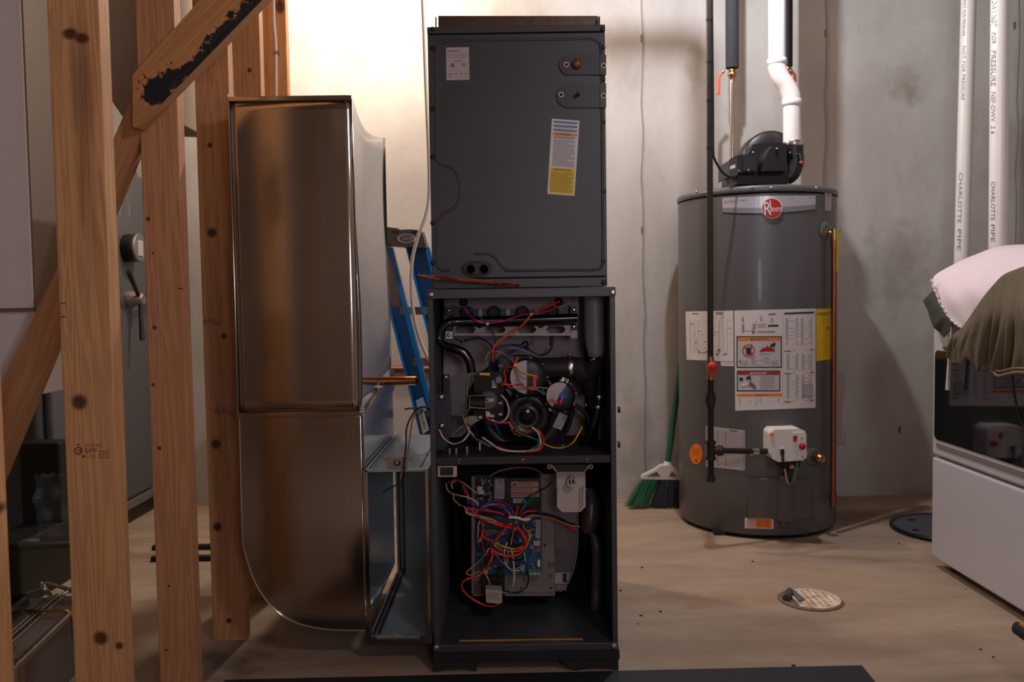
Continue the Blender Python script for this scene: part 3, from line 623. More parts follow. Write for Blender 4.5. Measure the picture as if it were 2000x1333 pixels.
# labels
p = Print(SY(YC)); q = [(871, 93), (916, 92), (917, 156), (872, 157)]
p.quad(q, PAPERG, .0004); h = .0007
p.lines(p.sub(q, .04, .6, .08, .16), 2, INKG, h); p.lines(p.sub(q, .06, .94, .2, .34), 3, INKG, h, .25); p.lines(p.sub(q, .3, .7, .4, .45), 2, INKG, h)
p.quad(p.sub(q, .2, .36, .49, .6), INKG, h); p.disc(906, 127, 3.5, 3.5, INKG, h, 12, .5); p.lines(p.sub(q, .05, .95, .68, .76), 2, INKL, h, .3)
for a_, b_ in ((.08, .3), (.35, .48), (.6, .72), (.8, .9)): p.quad(p.sub(q, a_, b_, .8, .825), INKG, h); p.quad(p.sub(q, a_, b_-.08, .89, .91), INKG, h)
p.done('rating_label', cc)
p = Print(SY(YC)); q = [(1078, 232), (1132, 236), (1122, 383), (1069, 379)]
p.quad(q, PAPER, .0004)
for k in range(3):
    b = .025+k*.053; p.quad(p.sub(q, .06, .94, b, b+.02), BLUEP, h); p.lines(p.sub(q, .15, .88, b+.024, b+.046), 2, INKL, h)
p.quad(p.sub(q, .06, .94, .178, .215), ORANGE, h); p.text(p.sub(q, .3, .72, .183, .21), 'WARNING', INK, .001); p.poly([p.sub(q, .2, .26, .18, .21)[k] for k in (0, 2, 3)], INK, .001)
p.lines(p.sub(q, .1, .9, .225, .26), 3, INKG, h, .55); p.lines(p.sub(q, .1, .93, .27, .63), 26, INKG, h, .4, 5)
p.quad(p.sub(q, .05, .95, .645, .985), YELLOW, h); p.lines(p.sub(q, .15, .85, .655, .69), 2, INK, .001, .4); p.lines(p.sub(q, .08, .93, .7, .97), 19, mat('print_olive', '8a7420', .6), .001, .4, 8)
p.done('warning_label', cc)
# drain ports
ov = lambda rx, ry: [(932+rx*(abs(math.cos(t))**.75)*math.copysign(1, math.cos(t)), 525+ry*math.sin(t)) for t in [2*math.pi*k/28 for k in range(28)]]
dp = build('drain_port', MB().pxp(ov(31, 15), YC-.006, YC+.002), BLACKG, cc, bevel=.002)
build('port_face', MB().pxp(ov(26, 11), YC-.0075, YC-.005), mat('port_grey', '2e2e33', .5), dp, bevel=.001)
for x in (919, 945): build('port_hole', MB().lathe([(.0115, 0), (.0125, .0015), (.0105, .002), (.009, -.002), (.0001, -.004)], P(x, 526, YC-.0075), (0, -1, 0), 18), BLACK, dp)
build('port_rib', MB().pxp([(928, 515), (936, 515), (934, 525), (937, 535), (927, 535), (930, 525)], YC-.009, YC-.006), BLACK, dp)

# ================================================================== GAS FURNACE
YF = 2.0; FXL, FXR = P(841, 900, YF).x, P(1204, 900, YF).x; FT, FB = P(1020, 563, YF).z, P(1020, 1272, YF).z; YFB = 2.70
fu = thing('gas_furnace', ((FXL+FXR)/2, 2.35, 0), 'black gas furnace with front doors removed and wiring exposed', 'furnace')
build('side_panel', MB().box(FXL, FXL+.004, YF+.004, YFB, FB, FT), CHAR, fu)
build('side_panel', MB().box(FXR-.004, FXR, YF+.004, YFB, FB, FT), CHAR, fu)
build('front_flange', MB().box(FXL, FXL+.013, YF, YF+.012, FB, FT), CHAR, fu, bevel=.0015)
build('front_flange', MB().box(FXR-.013, FXR, YF, YF+.012, FB, FT), CHAR, fu, bevel=.0015)
build('back_panel', MB().box(FXL+.004, FXR-.004, YFB-.006, YFB, FB, FT), CHAR_IN, fu)
build('top_rail', MB().box(FXL-.001, FXR+.001, YF-.004, YF+.02, P(1020, 582, YF).z, FT), CHAR, fu, bevel=.002)
build('top_plate', MB().box(FXL, FXR, YF+.02, YFB, FT-.006, FT), CHAR, fu)
build('bottom_rail', MB().box(FXL, FXR, YF-.003, YF+.02, FB, P(1020, 1258, YF).z), CHAR, fu, bevel=.0015)
fz = P(1020, 1262, YF).z
build('floor_pan', MB().box(FXL+.004, FXR-.004, YF+.02, YFB-.006, fz-.006, fz), CHAR, fu)
dz0, dz1 = P(1020, 908, YF).z, P(1020, 893, YF).z
build('deck_rail', MB().box(FXL+.013, FXR-.013, YF+.006, YF+.02, dz0, dz1), mat('deck_black', '221f26', .5), fu, bevel=.001)
build('blower_deck', MB().box(FXL+.004, FXR-.004, YF+.02, YFB-.006, dz0+.004, dz1-.002), CHAR_IN, fu)
for x, y in ((896, 902), (1021, 902), (1147, 900)): build('wire_hook', MB().tube([P(x+3, y-4, YF+.003), P(x-1, y-3, YF+.002), P(x-2, y+1, YF+.002), P(x+2, y+4, YF+.004)], .0011, 6), BRASS, fu)
build('side_insulation', MB().box(FXL+.004, FXL+.010, YF+.05, YF+.40, fz, dz0-.03), mat('foil_grey', '5c626c', .5, .2, .2, 20), fu)
build('side_insulation', MB().box(FXL+.004, FXL+.008, YF+.04, YF+.26, dz1, P(1020, 590, YF).z), mat('foil_blue', '4a5266', .5, .2, .2, 20), fu)
for x, y in ((842, 576), (1197, 571), (852, 1266), (1199, 1263)): screw(fu, x, y, YF-.003, .005, STEEL, 'corner_screw', .005)
for y in (700, 790, 905, 1010): build('edge_dot', MB().ball(P(1196, y-110 if y == 700 else y, YF-.0005), .0016, 6), STEEL, fu)
for y, l in ((800, 12), (868, 14)): build('side_knob', MB().cyl(P(1207, y, 2.06), P(1211, y, 2.06), .009, n=14), BLACK, fu)
# base and torn foam feet
build('base_band', MB().box(FXL-.002, FXR+.003, YF-.004, YFB-.05, P(1020, 1290, YF).z, FB), mat('base_black', '17161a', .6), fu)
build('foot', MB().pxp([(845, 1288), (931, 1288), (931, 1311), (905, 1305), (880, 1307), (862, 1310), (846, 1313)], YF-.002, YF+.30), RUB, fu)
build('foot', MB().pxp([(1090, 1288), (1208, 1286), (1208, 1311), (1190, 1306), (1160, 1304), (1135, 1308), (1123, 1312), (1112, 1305)], YF-.002, YF+.30), RUB, fu)
p = Print(SY(YF+.012))
# --- upper compartment
build('vest_panel', MB().pxb(866, 1142, 572, 893, 2.32, 2.324), VEST, fu)
build('shade_filler', MB().box(P(1135, 700, 2.55).x, FXR-.005, 2.55, 2.554, dz1, FT-.008), CHAR_IN, fu)  # dark sheet added where only shade shows right of the vest panel
bb = build('burner_panel', MB().pxb(868, 1130, 578, 613, 2.235, 2.26), VEST, fu, bevel=.001)
bs = build('burner_shield', MB().pxp([(884, 597), (905, 603), (1093, 603), (1112, 597), (1112, 622), (884, 622)], 2.215, 2.235), BLACK, fu)
for x in (938, 992, 1048): build('shield_rib', MB().pxb(x-3, x+4, 604, 618, 2.212, 2.216), ZINC, bs)
for x in (912, 965, 1020, 1078): build('burner_tube', MB().lathe([(.016, 0), (.018, .012), (.014, .02), (.012, .008)], P(x, 611, 2.214), (0, -1, 0), 16), CHAR_IN, bs)
# slotted bracket
def slotted(x0, x1, y0, y1, holes, Y0, Y1):
    mb = MB(); mb.pxb(x0, x1, y0, y0+5, Y0, Y1); mb.pxb(x0, x1, y1-5, y1, Y0, Y1); xs = [x0]+[v for h_ in holes for v in h_]+[x1]
    for i in range(0, len(xs), 2): mb.pxb(xs[i], xs[i+1], y0+5, y1-5, Y0, Y1)
    for a_, b_ in holes:
        for sx_, sg in ((a_, 1), (b_, -1)):
            mb.pxp([(sx_, y0+5), (sx_+sg*5, y0+5), (sx_, y0+10)], Y0, Y1); mb.pxp([(sx_, y1-5), (sx_+sg*5, y1-5), (sx_, y1-10)], Y0, Y1)
    return mb
sb = build('slotted_bracket', slotted(886, 1114, 632, 656, [(889, 928), (948, 987), (1010, 1047), (1067, 1104)], 2.17, 2.173), ZINC, fu)
build('bracket_lip', MB().pxb(886, 1112, 652, 656, 2.155, 2.172), ZINC, sb)
for x in (937, 1056): build('bracket_tab', MB().lathe([(.0085, 0), (.0085, .003), (.006, .004)], P(x, 635, 2.17), (0, -1, 0), 14), BLACK, sb)
for x, y0, y1, m_ in ((877, 598, 616, BLACK), (877, 632, 648, BLACK), (1121, 597, 613, BLACK), (1121, 630, 646, BLACK), (877, 648, 662, STEEL), (1121, 646, 661, ZINC)):
    e = build('end_bracket', MB().pxb(x-6.5, x+6.5, y0, y1, 2.165, 2.185), m_, fu, bevel=.001)
    if m_ is not ZINC: build('bracket_bolt', MB().lathe([(.0055, 0), (.0055, .002), (.004, .0045), (.002, .005)], P(x, (y0+y1)/2, 2.165), (0, -1, 0), 8), STEEL, e)
man = build('gas_manifold', MB().tube([P(x, y, Y) for x, y, Y in ((1127, 621, 2.13), (1080, 623, 2.13), (980, 626, 2.13), (900, 628, 2.125), (876, 631, 2.12), (861, 645, 2.12), (858, 663, 2.12), (870, 676, 2.115), (890, 682, 2.11), (906, 690, 2.11), (917, 706, 2.11), (921, 728, 2.11))], .0115, 16, seg=8), BLACKG, fu)
build('manifold_hose', MB().tube([P(x, y, 2.14) for x, y in ((1124, 630), (1000, 633), (900, 634))], .006, 10), BLACK, man)
for x, y in ((906, 591), (1091, 590)):
    build('flame_sensor_plug', MB().lathe([(.009, 0), (.011, .01), (.008, .018), (.006, .02)], P(x, y, 2.235), (0, -1, 0), 14), mat('dark_brown', '2a1712', .6), fu)
for x, y in ((900, 591), (1100, 592), (1120, 583), (874, 583)): screw(fu, x, y, 2.235, .003, ZINC, 'panel_screw')
# exhaust pipes
PIPEG = mat('pipe_grey', '94949b', .42)
build('exhaust_pipe', MB().tube([P(1161, 568, 2.17), P(1162, 640, 2.165), P(1163, 668, 2.16), P(1164, 690, 2.155), P(1165, 704, 2.15)], [.0275, .0275, .0265, .022, .015], 24), PIPEG, fu)
build('rubber_boot', MB().tube([P(1164, 700, 2.15), P(1160, 714, 2.15), P(1150, 730, 2.16), P(1132, 728, 2.17)], [.017, .022, .026, .028], 18), RUB, fu)
build('boot_clamp', MB().tube([P(1154, 704, 2.128), P(1162, 701, 2.125), P(1174, 699, 2.135)], .004, 6), STEEL, fu)
build('inducer_outlet', MB().tube([P(1040, 722, 2.19), P(1075, 720, 2.18), P(1110, 719, 2.172)], .0285, 22), mat('duct_black', '2b2a30', .45), fu)
build('outlet_elbow', MB().tube([P(1113, 719, 2.172), P(1132, 722, 2.17), P(1150, 738, 2.17), P(1158, 765, 2.18)], [.029, .03, .029, .026], 22), RUB, fu)
cl = build('pipe_clamp', MB().lathe([(.0305, -.008), (.0312, -.007), (.0312, .007), (.0305, .008)], P(1113, 719, 2.172), (1, 0, 0), 26), STEEL, fu)
build('clamp_screw', MB().ball(P(1113, 692, 2.165), .006, 10), ZINC, cl)
# inducer
build('inducer_housing', MB().lathe([(.130, 0), (.136, .012), (.136, .035), (.128, .05), (.112, .062), (.098, .064), (.088, .058), (.08, .05), (.0001, .05)], P(1018, 794, 2.30), (0, -1, 0), 44), mat('inducer_black', '2f2c34', .38), fu)
build('inducer_rim', MB().lathe([(.139, .018), (.143, .022), (.143, .028), (.139, .032)], P(1018, 794, 2.30), (0, -1, 0), 44), mat('rim_black', '2a2930', .4), fu)
mo_ = build('inducer_motor', MB().lathe([(.062, 0), (.063, .05), (.06, .066), (.052, .072), (.035, .074), (.033, .070), (.018, .070), (.016, .076), (.0001, .077)], P(1029, 805, 2.19), (0, -1, 0), 36), mat('motor_black', '1c1b1f', .34), fu)
build('motor_hub', MB().lathe([(.011, 0), (.010, .008), (.006, .012), (.0001, .014)], P(1030, 804, 2.116), (0, -1, 0), 18), STEEL, mo_)
for k in range(8):
    an = 2*math.pi*k/8+.3; q = P(1029, 805, 2.118)+Vector((math.cos(an)*.043, 0, math.sin(an)*.043))
    build('motor_vent', MB().ball(q, .006, 8, sc=(1, .4, .7)), (BRASS if k in (5, 6) else CHAR_IN), mo_)
build('motor_band', MB().lathe([(.0635, .03), (.065, .032), (.065, .04), (.0635, .042)], P(1029, 805, 2.19), (0, -1, 0), 36), CHAR, mo_)
def pswitch(x, y, r, Y, name, half, lab):
    rr = r*mpp(Y); c = P(x, y, Y)
    s_ = build('pressure_switch', MB().lathe([(rr*.9, 0), (rr, .006), (rr, .022), (rr*.94, .028), (rr*.5, .03), (.0001, .03)], c, (0, -1, 0), 30), BLACK, fu, label=lab)
    for k in range(9):
        an = 2*math.pi*k/9+half; q = c+Vector((math.cos(an)*rr*1.04, -.015, math.sin(an)*rr*1.04)); build('crimp_tab', MB().ball(q, .0042, 6, sc=(1, 1.3, 1)), ZINC, s_)
    pr = Print(lambda a_, b_, h: P(a_, b_, Y-.0305-h)); n = 14; hp = [(x+r*.86*math.cos(half+math.pi/2+math.pi*k/n), y-r*.86*math.sin(half+math.pi/2+math.pi*k/n)) for k in range(n+1)]
    pr.poly(hp, PAPERG, .0004); pr.lines(R4(x-r*.7, y-r*.3, x-r*.2, y+r*.4), 7, INKL, .0007); pr.done('switch_label', s_)
    return s_
psA = pswitch(1029, 737, 38, 2.10, 'a', 0, 'black pressure switch with half-moon label'); psB = pswitch(1093, 773, 30, 2.09, 'b', -.55, 'pressure switch with blue connector')
build('spade_connector', MB().pxb(1041, 1047, 736, 756, 2.06, 2.069), RED, psA, bevel=.001); build('spade_connector', MB().pxb(1042, 1050, 733, 740, 2.058, 2.068), PINKW, psA, bevel=.001)
build('hose_port', MB().lathe([(.009, 0), (.0085, .008), (.005, .01), (.005, .004)], P(1099, 773, 2.06), (0, -1, 0), 14), mat('bright_blue', '1f6fd0', .4), psB)
build('spade_connector', MB().pxp([(1074, 781), (1078, 779), (1090, 786), (1087, 790)], 2.048, 2.056), RED, psB); build('spade_connector', MB().pxp([(1092, 787), (1097, 777), (1100, 779), (1096, 789)], 2.048, 2.056), RED, psB)
e = build('mounting_ear', MB().pxp([(1094, 748), (1099, 737), (1111, 742), (1107, 752), (1100, 755)], 2.07, 2.074), STEEL, psB); build('ear_bolt', MB().ball(P(1105, 743, 2.07), .005, 8), STEEL, e)
build('mounting_ear', MB().pxp([(1071, 798), (1079, 795), (1080, 802), (1073, 804)], 2.07, 2.074), ZINC, psB)
build('mounting_ear', MB().pxp([(1115, 778), (1124, 776), (1123, 790), (1114, 790)], 2.07, 2.074), ZINC, psB)
# gas valve and its bracket
vb = build('valve_bracket', MB().pxp([(884, 733), (915, 730), (913, 812), (905, 812), (880, 812), (880, 738)], 2.10, 2.103), mat('bracket_grey', '5a5a62', .45, .3), fu)
build('bracket_edge', MB().tube([P(917, 733, 2.10), P(913, 750, 2.095), P(911, 812, 2.095)], .002, 6, spline=False), ZINC, vb)
for x, y in ((896, 782), (882, 743), (883, 806), (915, 740), (915, 803)): build('bracket_screw', MB().lathe([(.0035, 0), (.0035, .002), (.0015, .0035)], P(x, y, 2.10), (0, -1, 0), 10), STEEL, vb)
jb = build('junction_plate', MB().pxp([(851, 769), (880, 769), (881, 845), (870, 880), (853, 880)], 2.085, 2.10), mat('plate_navy', '2a2b3c', .45), fu)
for x, y in ((862, 776), (863, 832)): screw(jb, x, y, 2.085, .006, STEEL, 'plate_screw', .006)
build('junction_tab', MB().pxb(866, 878, 732, 768, 2.10, 2.106), BLACK, jb); screw(jb, 871, 737, 2.10, .004, STEEL, 'plate_screw')
gv = build('gas_valve', MB().pxp([(926, 733), (975, 728), (984, 745), (984, 822), (972, 832), (950, 832), (948, 815), (926, 812)], 2.085, 2.16), BLACKG, fu, bevel=.004)
build('valve_solenoid', MB().cyl(P(918, 787, 2.075), P(948, 787, 2.075), .021, n=24), BLACKG, gv)
build('solenoid_frame', MB().tube([P(917, 800, 2.05), P(917, 774, 2.05), P(947, 773, 2.05)], .0018, 6, spline=False).tube([P(917, 796, 2.05), P(950, 799, 2.05)], .0018, 6, spline=False), ZINC, gv)
f_ = build('solenoid_cap', MB().lathe([(.024, 0), (.024, .006), (.02, .009)], P(954, 782, 2.082), (0, -1, 0), 24), mat('cap_grey', '4b4a55', .5), gv)
p = Print(SY(2.0728)); p.quad([(949, 780), (964, 778), (965, 785), (949, 787)], PAPERG, .0004); p.quad([(950, 781), (954, 780.6), (954, 785), (950, 786)], INK, .0007); p.done('solenoid_label', f_)
p = Print(SY(2.085)); p.quad([(961, 744), (969, 743), (970, 758), (961, 759)], PAPERG, .0006); p.lines([(962, 746), (968, 745), (969, 755), (962, 756)], 4, INKG, .0009); p.done('valve_label', gv)
build('valve_port', MB().lathe([(.010, 0), (.010, .01), (.007, .014)], P(974, 742, 2.085), (0, -1, 0), 14), mat('port_light', '7b7880', .4), gv)
build('valve_nut', MB().cyl(P(937, 731, 2.09), P(957, 732, 2.09), .0085, n=6), BRASS, gv)
for y in (786, 808): build('valve_tab', MB().pxb(974, 981, y, y+4, 2.075, 2.086), PAPERG, gv)
build('valve_connector', MB().pxp([(949, 804), (956, 806), (958, 811), (965, 812), (965, 816), (949, 814)], 2.07, 2.085), WHW, gv)
build('valve_flange', MB().pxp([(908, 816), (940, 808), (945, 818), (930, 825), (920, 832), (906, 822)], 2.09, 2.096), ZINC, gv)
build('flange_bolt', MB().lathe([(.007, 0), (.007, .003), (.004, .005)], P(938, 815, 2.088), (0, -1, 0), 14), STEEL, gv)
build('flange_tag', MB().pxb(916, 926, 813, 822, 2.084, 2.09), mat('manila', '9a8468', .6), gv)
# labels on the inducer
p = Print(SY(2.228)); q = [(1093, 806), (1109, 813), (1096, 841), (1079, 834)]; p.quad(q, PAPERG, .0006); p.lines(p.sub(q, .2, .8, .06, .14), 2, INKG, .001); p.lines(p.sub(q, .2, .85, .24, .72), 5, INKL, .001, .5); p.lines(p.sub(q, .25, .8, .8, .9), 2, INKG, .001); p.done('inducer_label', fu)
p = Print(SY(2.20)); q = [(1062, 815), (1069, 820), (1060, 834), (1053, 829)]; p.quad(q, ZINC, .0006); p.done('inducer_label', fu)
# clutter around the inducer: wire nuts, brackets
build('hose', MB().tube([P(x, y, 2.16) for x, y in ((1120, 790), (1136, 800), (1148, 816), (1152, 835), (1150, 850))], .0062, 10), RUB, fu)
build('drain_hose', MB().tube([P(x, y, Y) for x, y, Y in ((1172, 735, 2.15), (1170, 775, 2.13), (1168, 800, 2.13), (1160, 830, 2.13), (1148, 855, 2.14), (1138, 880, 2.15), (1134, 895, 2.15))], .0115, 14), BLACKG, fu)
build('drain_hose', MB().tube([P(x, y, 2.16) for x, y in ((1152, 845), (1143, 862), (1138, 885), (1138, 898))], .0085, 12), mat('hose_grey', '3f3c44', .3), fu)
for x, y in ((1170, 775), (1168, 795)): build('hose_clamp', MB().lathe([(.0122, -.004), (.0128, -.003), (.0128, .003), (.0122, .004)], P(x, y, 2.13), (0, 0, 1), 16), STEEL, fu)
build('brown_strip', MB().pxb(1152, 1164, 746, 800, 2.24, 2.245), mat('strip_brown', '5b4a4a', .5), fu); build('purple_strip', MB().pxb(1168, 1180, 800, 870, 2.24, 2.245), mat('strip_purple', '4a4458', .5), fu)
build('inducer_hose', MB().tube([P(x, y, 2.17) for x, y in ((915, 842), (930, 858), (955, 872), (985, 884), (1020, 890), (1060, 886), (1095, 870))], .011, 12), mat('hose_dark', '24232c', .35), fu)
build('inducer_hose', MB().tube([P(x, y, 2.19) for x, y in ((928, 755), (945, 735), (975, 722), (1010, 716), (1050, 714))], .010, 12), RUB, fu)
build('black_cover', MB().pxp([(975, 700), (985, 695), (1018, 698), (1022, 716), (1000, 730), (990, 750), (975, 755)], 2.14, 2.17), BLACK, fu, bevel=.003)
build('terminal_strip', MB().pxb(973, 983, 712, 718, 2.13, 2.14), PUW, fu); build('terminal_block', MB().pxp([(985, 730), (994, 728), (994, 752), (985, 752)], 2.12, 2.14), mat('mauve', '7a6a80', .5), fu)
build('beige_clip', MB().pxb(1015, 1020, 703, 722, 2.13, 2.14), TAN, fu); build('clip_bracket', MB().pxp([(986, 760), (1000, 757), (1012, 765), (998, 775)], 2.15, 2.156), ZINC, fu); build('clip_bracket', MB().pxp([(1047, 752), (1060, 752), (1063, 765), (1050, 768)], 2.12, 2.126), ZINC, fu)
build('white_clip', MB().pxb(902, 911, 664, 672, 2.29, 2.32), PAPERG, fu, bevel=.001)
build('rollout_switch', MB().lathe([(.010, 0), (.010, .012), (.006, .014)], P(1026, 673, 2.32), (0, -1, 0), 14), BLACK, fu); build('rollout_switch', MB().pxb(1038, 1044, 665, 674, 2.30, 2.32), BRW, fu)
build('flame_probe', MB().tube([P(1079, 650, 2.30), P(1078, 668, 2.30), P(1078, 676, 2.30)], .004, 8), BRW, fu)
for x, y in ((878, 884), (891, 884), (912, 881), (937, 873)): build('deck_clip', MB().pxb(x-1.5, x+2, y-8, y+8, 2.06, 2.066), STEEL, fu)
for x, y in ((1100, 871), (1077, 890), (1149, 888), (1144, 792)): build('deck_bolt', MB().ball(P(x, y, 2.1), .004, 8), STEEL, fu)
# wires: (colour, radius in mm, depth, points)
def wires(lst):
    for m_, r, Y, pts in lst:
        if pts[0][1] < 900: pts = [(x, y if y < 874 else 874+(y-874)*.5) for x, y in pts]   # keep the loops above the deck
        n = len(pts); build('wire', MB().tube([P(x, y, Y+.012*math.sin(i*1.9+pts[0][0])*(0 < i < n-1)) for i, (x, y) in enumerate(pts)], r/1000, 6, seg=5), m_, fu)
wires([
 (PINKW, 2.4, 2.10, [(905, 598), (914, 612), (930, 627), (950, 631), (980, 628), (1015, 617), (1040, 612), (1065, 609), (1093, 598)]),
 (REDO, 2.5, 2.095, [(1093, 588), (1070, 600), (1040, 613), (1022, 634), (1000, 650), (978, 664), (964, 680), (962, 705)]),
 (BLW, 2.2, 2.105, [(909, 598), (925, 610), (948, 629), (951, 636)]),
 (NAVY, 2.0, 2.105, [(954, 640), (963, 652), (967, 670), (965, 690), (958, 715), (950, 735)]),
 (NAVY, 1.8, 2.2, [(889, 662), (903, 668), (915, 664), (935, 661), (952, 668), (963, 680)]),
 (GRW, 1.8, 2.10, [(951, 718), (950, 696), (963, 686), (980, 690), (1000, 705), (1010, 730), (1017, 745), (1030, 757)]),
 (NAVY, 2.0, 2.15, [(966, 684), (980, 676), (1000, 674), (1020, 676), (1030, 684)]),
 (BKW, 2.0, 2.22, [(1026, 676), (1040, 688), (1055, 694), (1070, 690), (1078, 678)]),
 (BLW, 3.2, 2.16, [(1028, 672), (1010, 682), (992, 692), (985, 702)]),
 (BLW, 3.0, 2.12, [(963, 682), (961, 695), (957, 712)]),
 (GRW, 1.8, 2.12, [(968, 700), (980, 686), (998, 680), (1020, 684), (1034, 690)]),
 (RED, 2.4, 2.07, [(1000, 697), (1004, 708), (1006, 716), (990, 719), (985, 728), (987, 742), (982, 749)]),
 (REDO, 2.6, 2.06, [(980, 751), (1000, 752), (1023, 751)]),
 (YEW, 2.2, 2.06, [(1011, 698), (1008, 712), (1014, 725), (1028, 731), (1045, 735)]),
 (GRW, 1.8, 2.06, [(1006, 718), (1010, 735), (1018, 750), (1028, 757)]),
 (GRW, 1.8, 2.065, [(987, 742), (990, 754), (1008, 759), (1040, 757), (1082, 760)]),
 (GRW, 1.8, 2.06, [(1028, 757), (1050, 762), (1064, 772), (1076, 783)]),
 (RED, 3.0, 2.06, [(1028, 758), (1036, 761), (1044, 761)]),
 (WHW, 2.2, 2.05, [(979, 772), (989, 784), (994, 803), (988, 819), (974, 826), (960, 820)]),
 (PINKW, 2.4, 2.055, [(950, 814), (958, 822), (972, 826), (995, 826)]),
 (ORW, 2.6, 2.06, [(994, 824), (998, 832), (1002, 838)]),
 (BRW, 1.9, 2.06, [(996, 815), (1003, 827), (1015, 832), (1030, 836)]),
 (RED, 1.9, 2.06, [(998, 838), (1006, 848), (1018, 852), (1028, 846), (1038, 841)]),
 (GNW, 2.0, 2.06, [(1004, 840), (1020, 849), (1042, 857), (1060, 866)]),
 (YEW, 2.0, 2.06, [(1060, 866), (1078, 874), (1100, 876), (1118, 866), (1130, 848), (1137, 834)]),
 (RED, 2.6, 2.045, [(972, 874), (990, 886), (1010, 892), (1040, 892), (1056, 880), (1062, 862), (1056, 846), (1043, 838)]),
 (WHW, 2.4, 2.04, [(942, 855), (960, 867), (976, 882), (1000, 890), (1030, 890), (1048, 882), (1056, 866), (1052, 848), (1041, 836)]),
 (GNW, 1.6, 2.05, [(1054, 850), (1050, 870), (1036, 884)]),
 (WHW, 2.2, 2.045, [(858, 840), (866, 856), (880, 866), (892, 867), (906, 860), (916, 846), (914, 834)]),
 (TAN, 2.0, 2.06, [(904, 812), (908, 826), (916, 840), (926, 852)]),
 (GRW, 1.6, 2.08, [(884, 850), (896, 838), (906, 832)]), (GRW, 1.6, 2.09, [(882, 854), (896, 852), (908, 844)]),
 (BLW, 1.6, 2.06, [(964, 822), (970, 836), (978, 850)]),
])
# --- lower compartment
bp_ = build('control_plate', MB().pxp([(921, 930), (1052, 930), (1052, 928), (1080, 926), (1084, 1163), (1052, 1164), (923, 1165), (921, 1150)], 2.245, 2.248), ZINC, fu)
build('plate_fold', MB().pxb(921, 928, 931, 1160, 2.225, 2.247), ZINC, bp_); build('plate_fold', MB().pxb(925, 1083, 1161, 1165, 2.225, 2.247), ZINC, bp_)
for x, y in ((1064, 1066), (1076, 1149), (1018, 1149), (1075, 1125)): build('plate_hole', MB().lathe([(.0035, 0), (.003, .0006), (.0001, .0006)], P(x, y, 2.245), (0, -1, 0), 10), BLACK, bp_)
bd = build('circuit_board', MB().pxb(929, 1058, 960, 1124, 2.222, 2.226), PCB, fu); build('dark_board', MB().pxb(929, 1056, 932, 1010, 2.218, 2.2215), mat('board_dark', '15141f', .4), bd)
rnd = random.Random(11); mbs = {}
for k in range(210):
    x = rnd.uniform(932, 1054); y = rnd.uniform(1000, 1118) if k > 60 else rnd.uniform(936, 1000)
    if k <= 60 and x > 955: x = rnd.uniform(931, 962)
    m_ = rnd.choice([INK, PAPERG, mat('comp_blue', '3c6a8e', .4), mat('comp_mint', '88a89a', .4), BLACK, GRW]); w2, h2 = rnd.uniform(.8, 3), rnd.uniform(.8, 3)
    t_ = rnd.uniform(.002, .008); Yb = 2.222 if k > 60 else 2.218
    mbs.setdefault(m_, MB()).pxb(x-w2, x+w2, y-h2, y+h2, Yb-t_, Yb)
allm = list(mbs); mb = MB()
for i, m_ in enumerate(allm): s_ = mbs[m_]; mb.add(s_.v, s_.f, i)
build('board_components', mb, allm, bd, kind='stuff')
for x0, x1, y0, y1, m_, t_ in ((932, 942, 951, 960, WHITE, .012), (935, 946, 959, 966, WHITE, .014), (932, 940, 1056, 1068, PAPERG, .012), (1046, 1056, 1016, 1052, PAPERG, .012), (1042, 1055, 1057, 1067, PAPERG, .006), (1030, 1057, 1113, 1121, mat('term_green', '3f7a60', .4), .014), (998, 1014, 1113, 1122, mat('term_green', '3f7a60'), .012),
                              (1050, 1055, 1095, 1108, WHITE, .008), (1040, 1044, 1072, 1078, mat('relay_red', 'a05040', .4), .006), (1048, 1054, 1071, 1078, mat('relay_red', 'a05040'), .006), (988, 993, 1086, 1104, TAN, .01), (972, 982, 1112, 1126, BLACK, .02), (942, 953, 1114, 1122, TAN, .012), (1001, 1012, 1040, 1068, BLACK, .03), (940, 958, 1035, 1046, mat('comp_mauve', '6a5a60', .5), .02), (955, 970, 1036, 1044, mat('comp_mauve', '6a5a60'), .02), (936, 950, 1060, 1072, BLACK, .02),
                              (1032, 1048, 1082, 1104, mat('silk', '2c5876', .4), .002), (945, 960, 1088, 1104, BLACK, .015), (965, 985, 1090, 1104, mat('comp_dk', '24303c', .4), .012)):
    build('board_connector', MB().pxb(x0, x1, y0, y1, 2.222-t_, 2.222), m_, bd, bevel=.0006)
for k in range(6): build('terminal_pin', MB().pxb(1031+k*4.4, 1033.4+k*4.4, 1120, 1124, 2.205, 2.21), PAPER, bd)
mlb = build('module_cover', MB().pxp([(985, 934), (1055, 934), (1056, 978), (1040, 990), (988, 990)], 2.19, 2.218), BLACK, fu, bevel=.002)
p = Print(SY(2.19)); q = [(998, 941), (1052, 940), (1053, 971), (998, 972)]; p.quad(q, PAPERG, .0005)
for b0 in (.0, .33, .68): p.quad(p.sub(q, .25 if b0 == 0 else 0, 1, b0, b0+.11), mat('label_orange', 'd8602c', .5), .0009); p.lines(p.sub(q, .28 if b0 == 0 else .03, .8, b0+.15, b0+.27), 3, INKG, .0009)
p.text(p.sub(q, .04, .2, .08, .28), 'L', INKG, .0009); p.disc(1006, 947, 2, 3, INK, .0009, 8)
p.quad([(1002, 974), (1028, 974), (1026, 983), (1002, 983)], PAPERG, .0006); p.lines([(1008, 977), (1022, 977), (1022, 982), (1008, 982)], 2, INKG, .001); p.done('warning_label', mlb)
rl = build('relay_box', MB().pxb(963, 990, 932, 982, 2.195, 2.218), mat('relay_dark', '1a1922', .4), fu, bevel=.001)
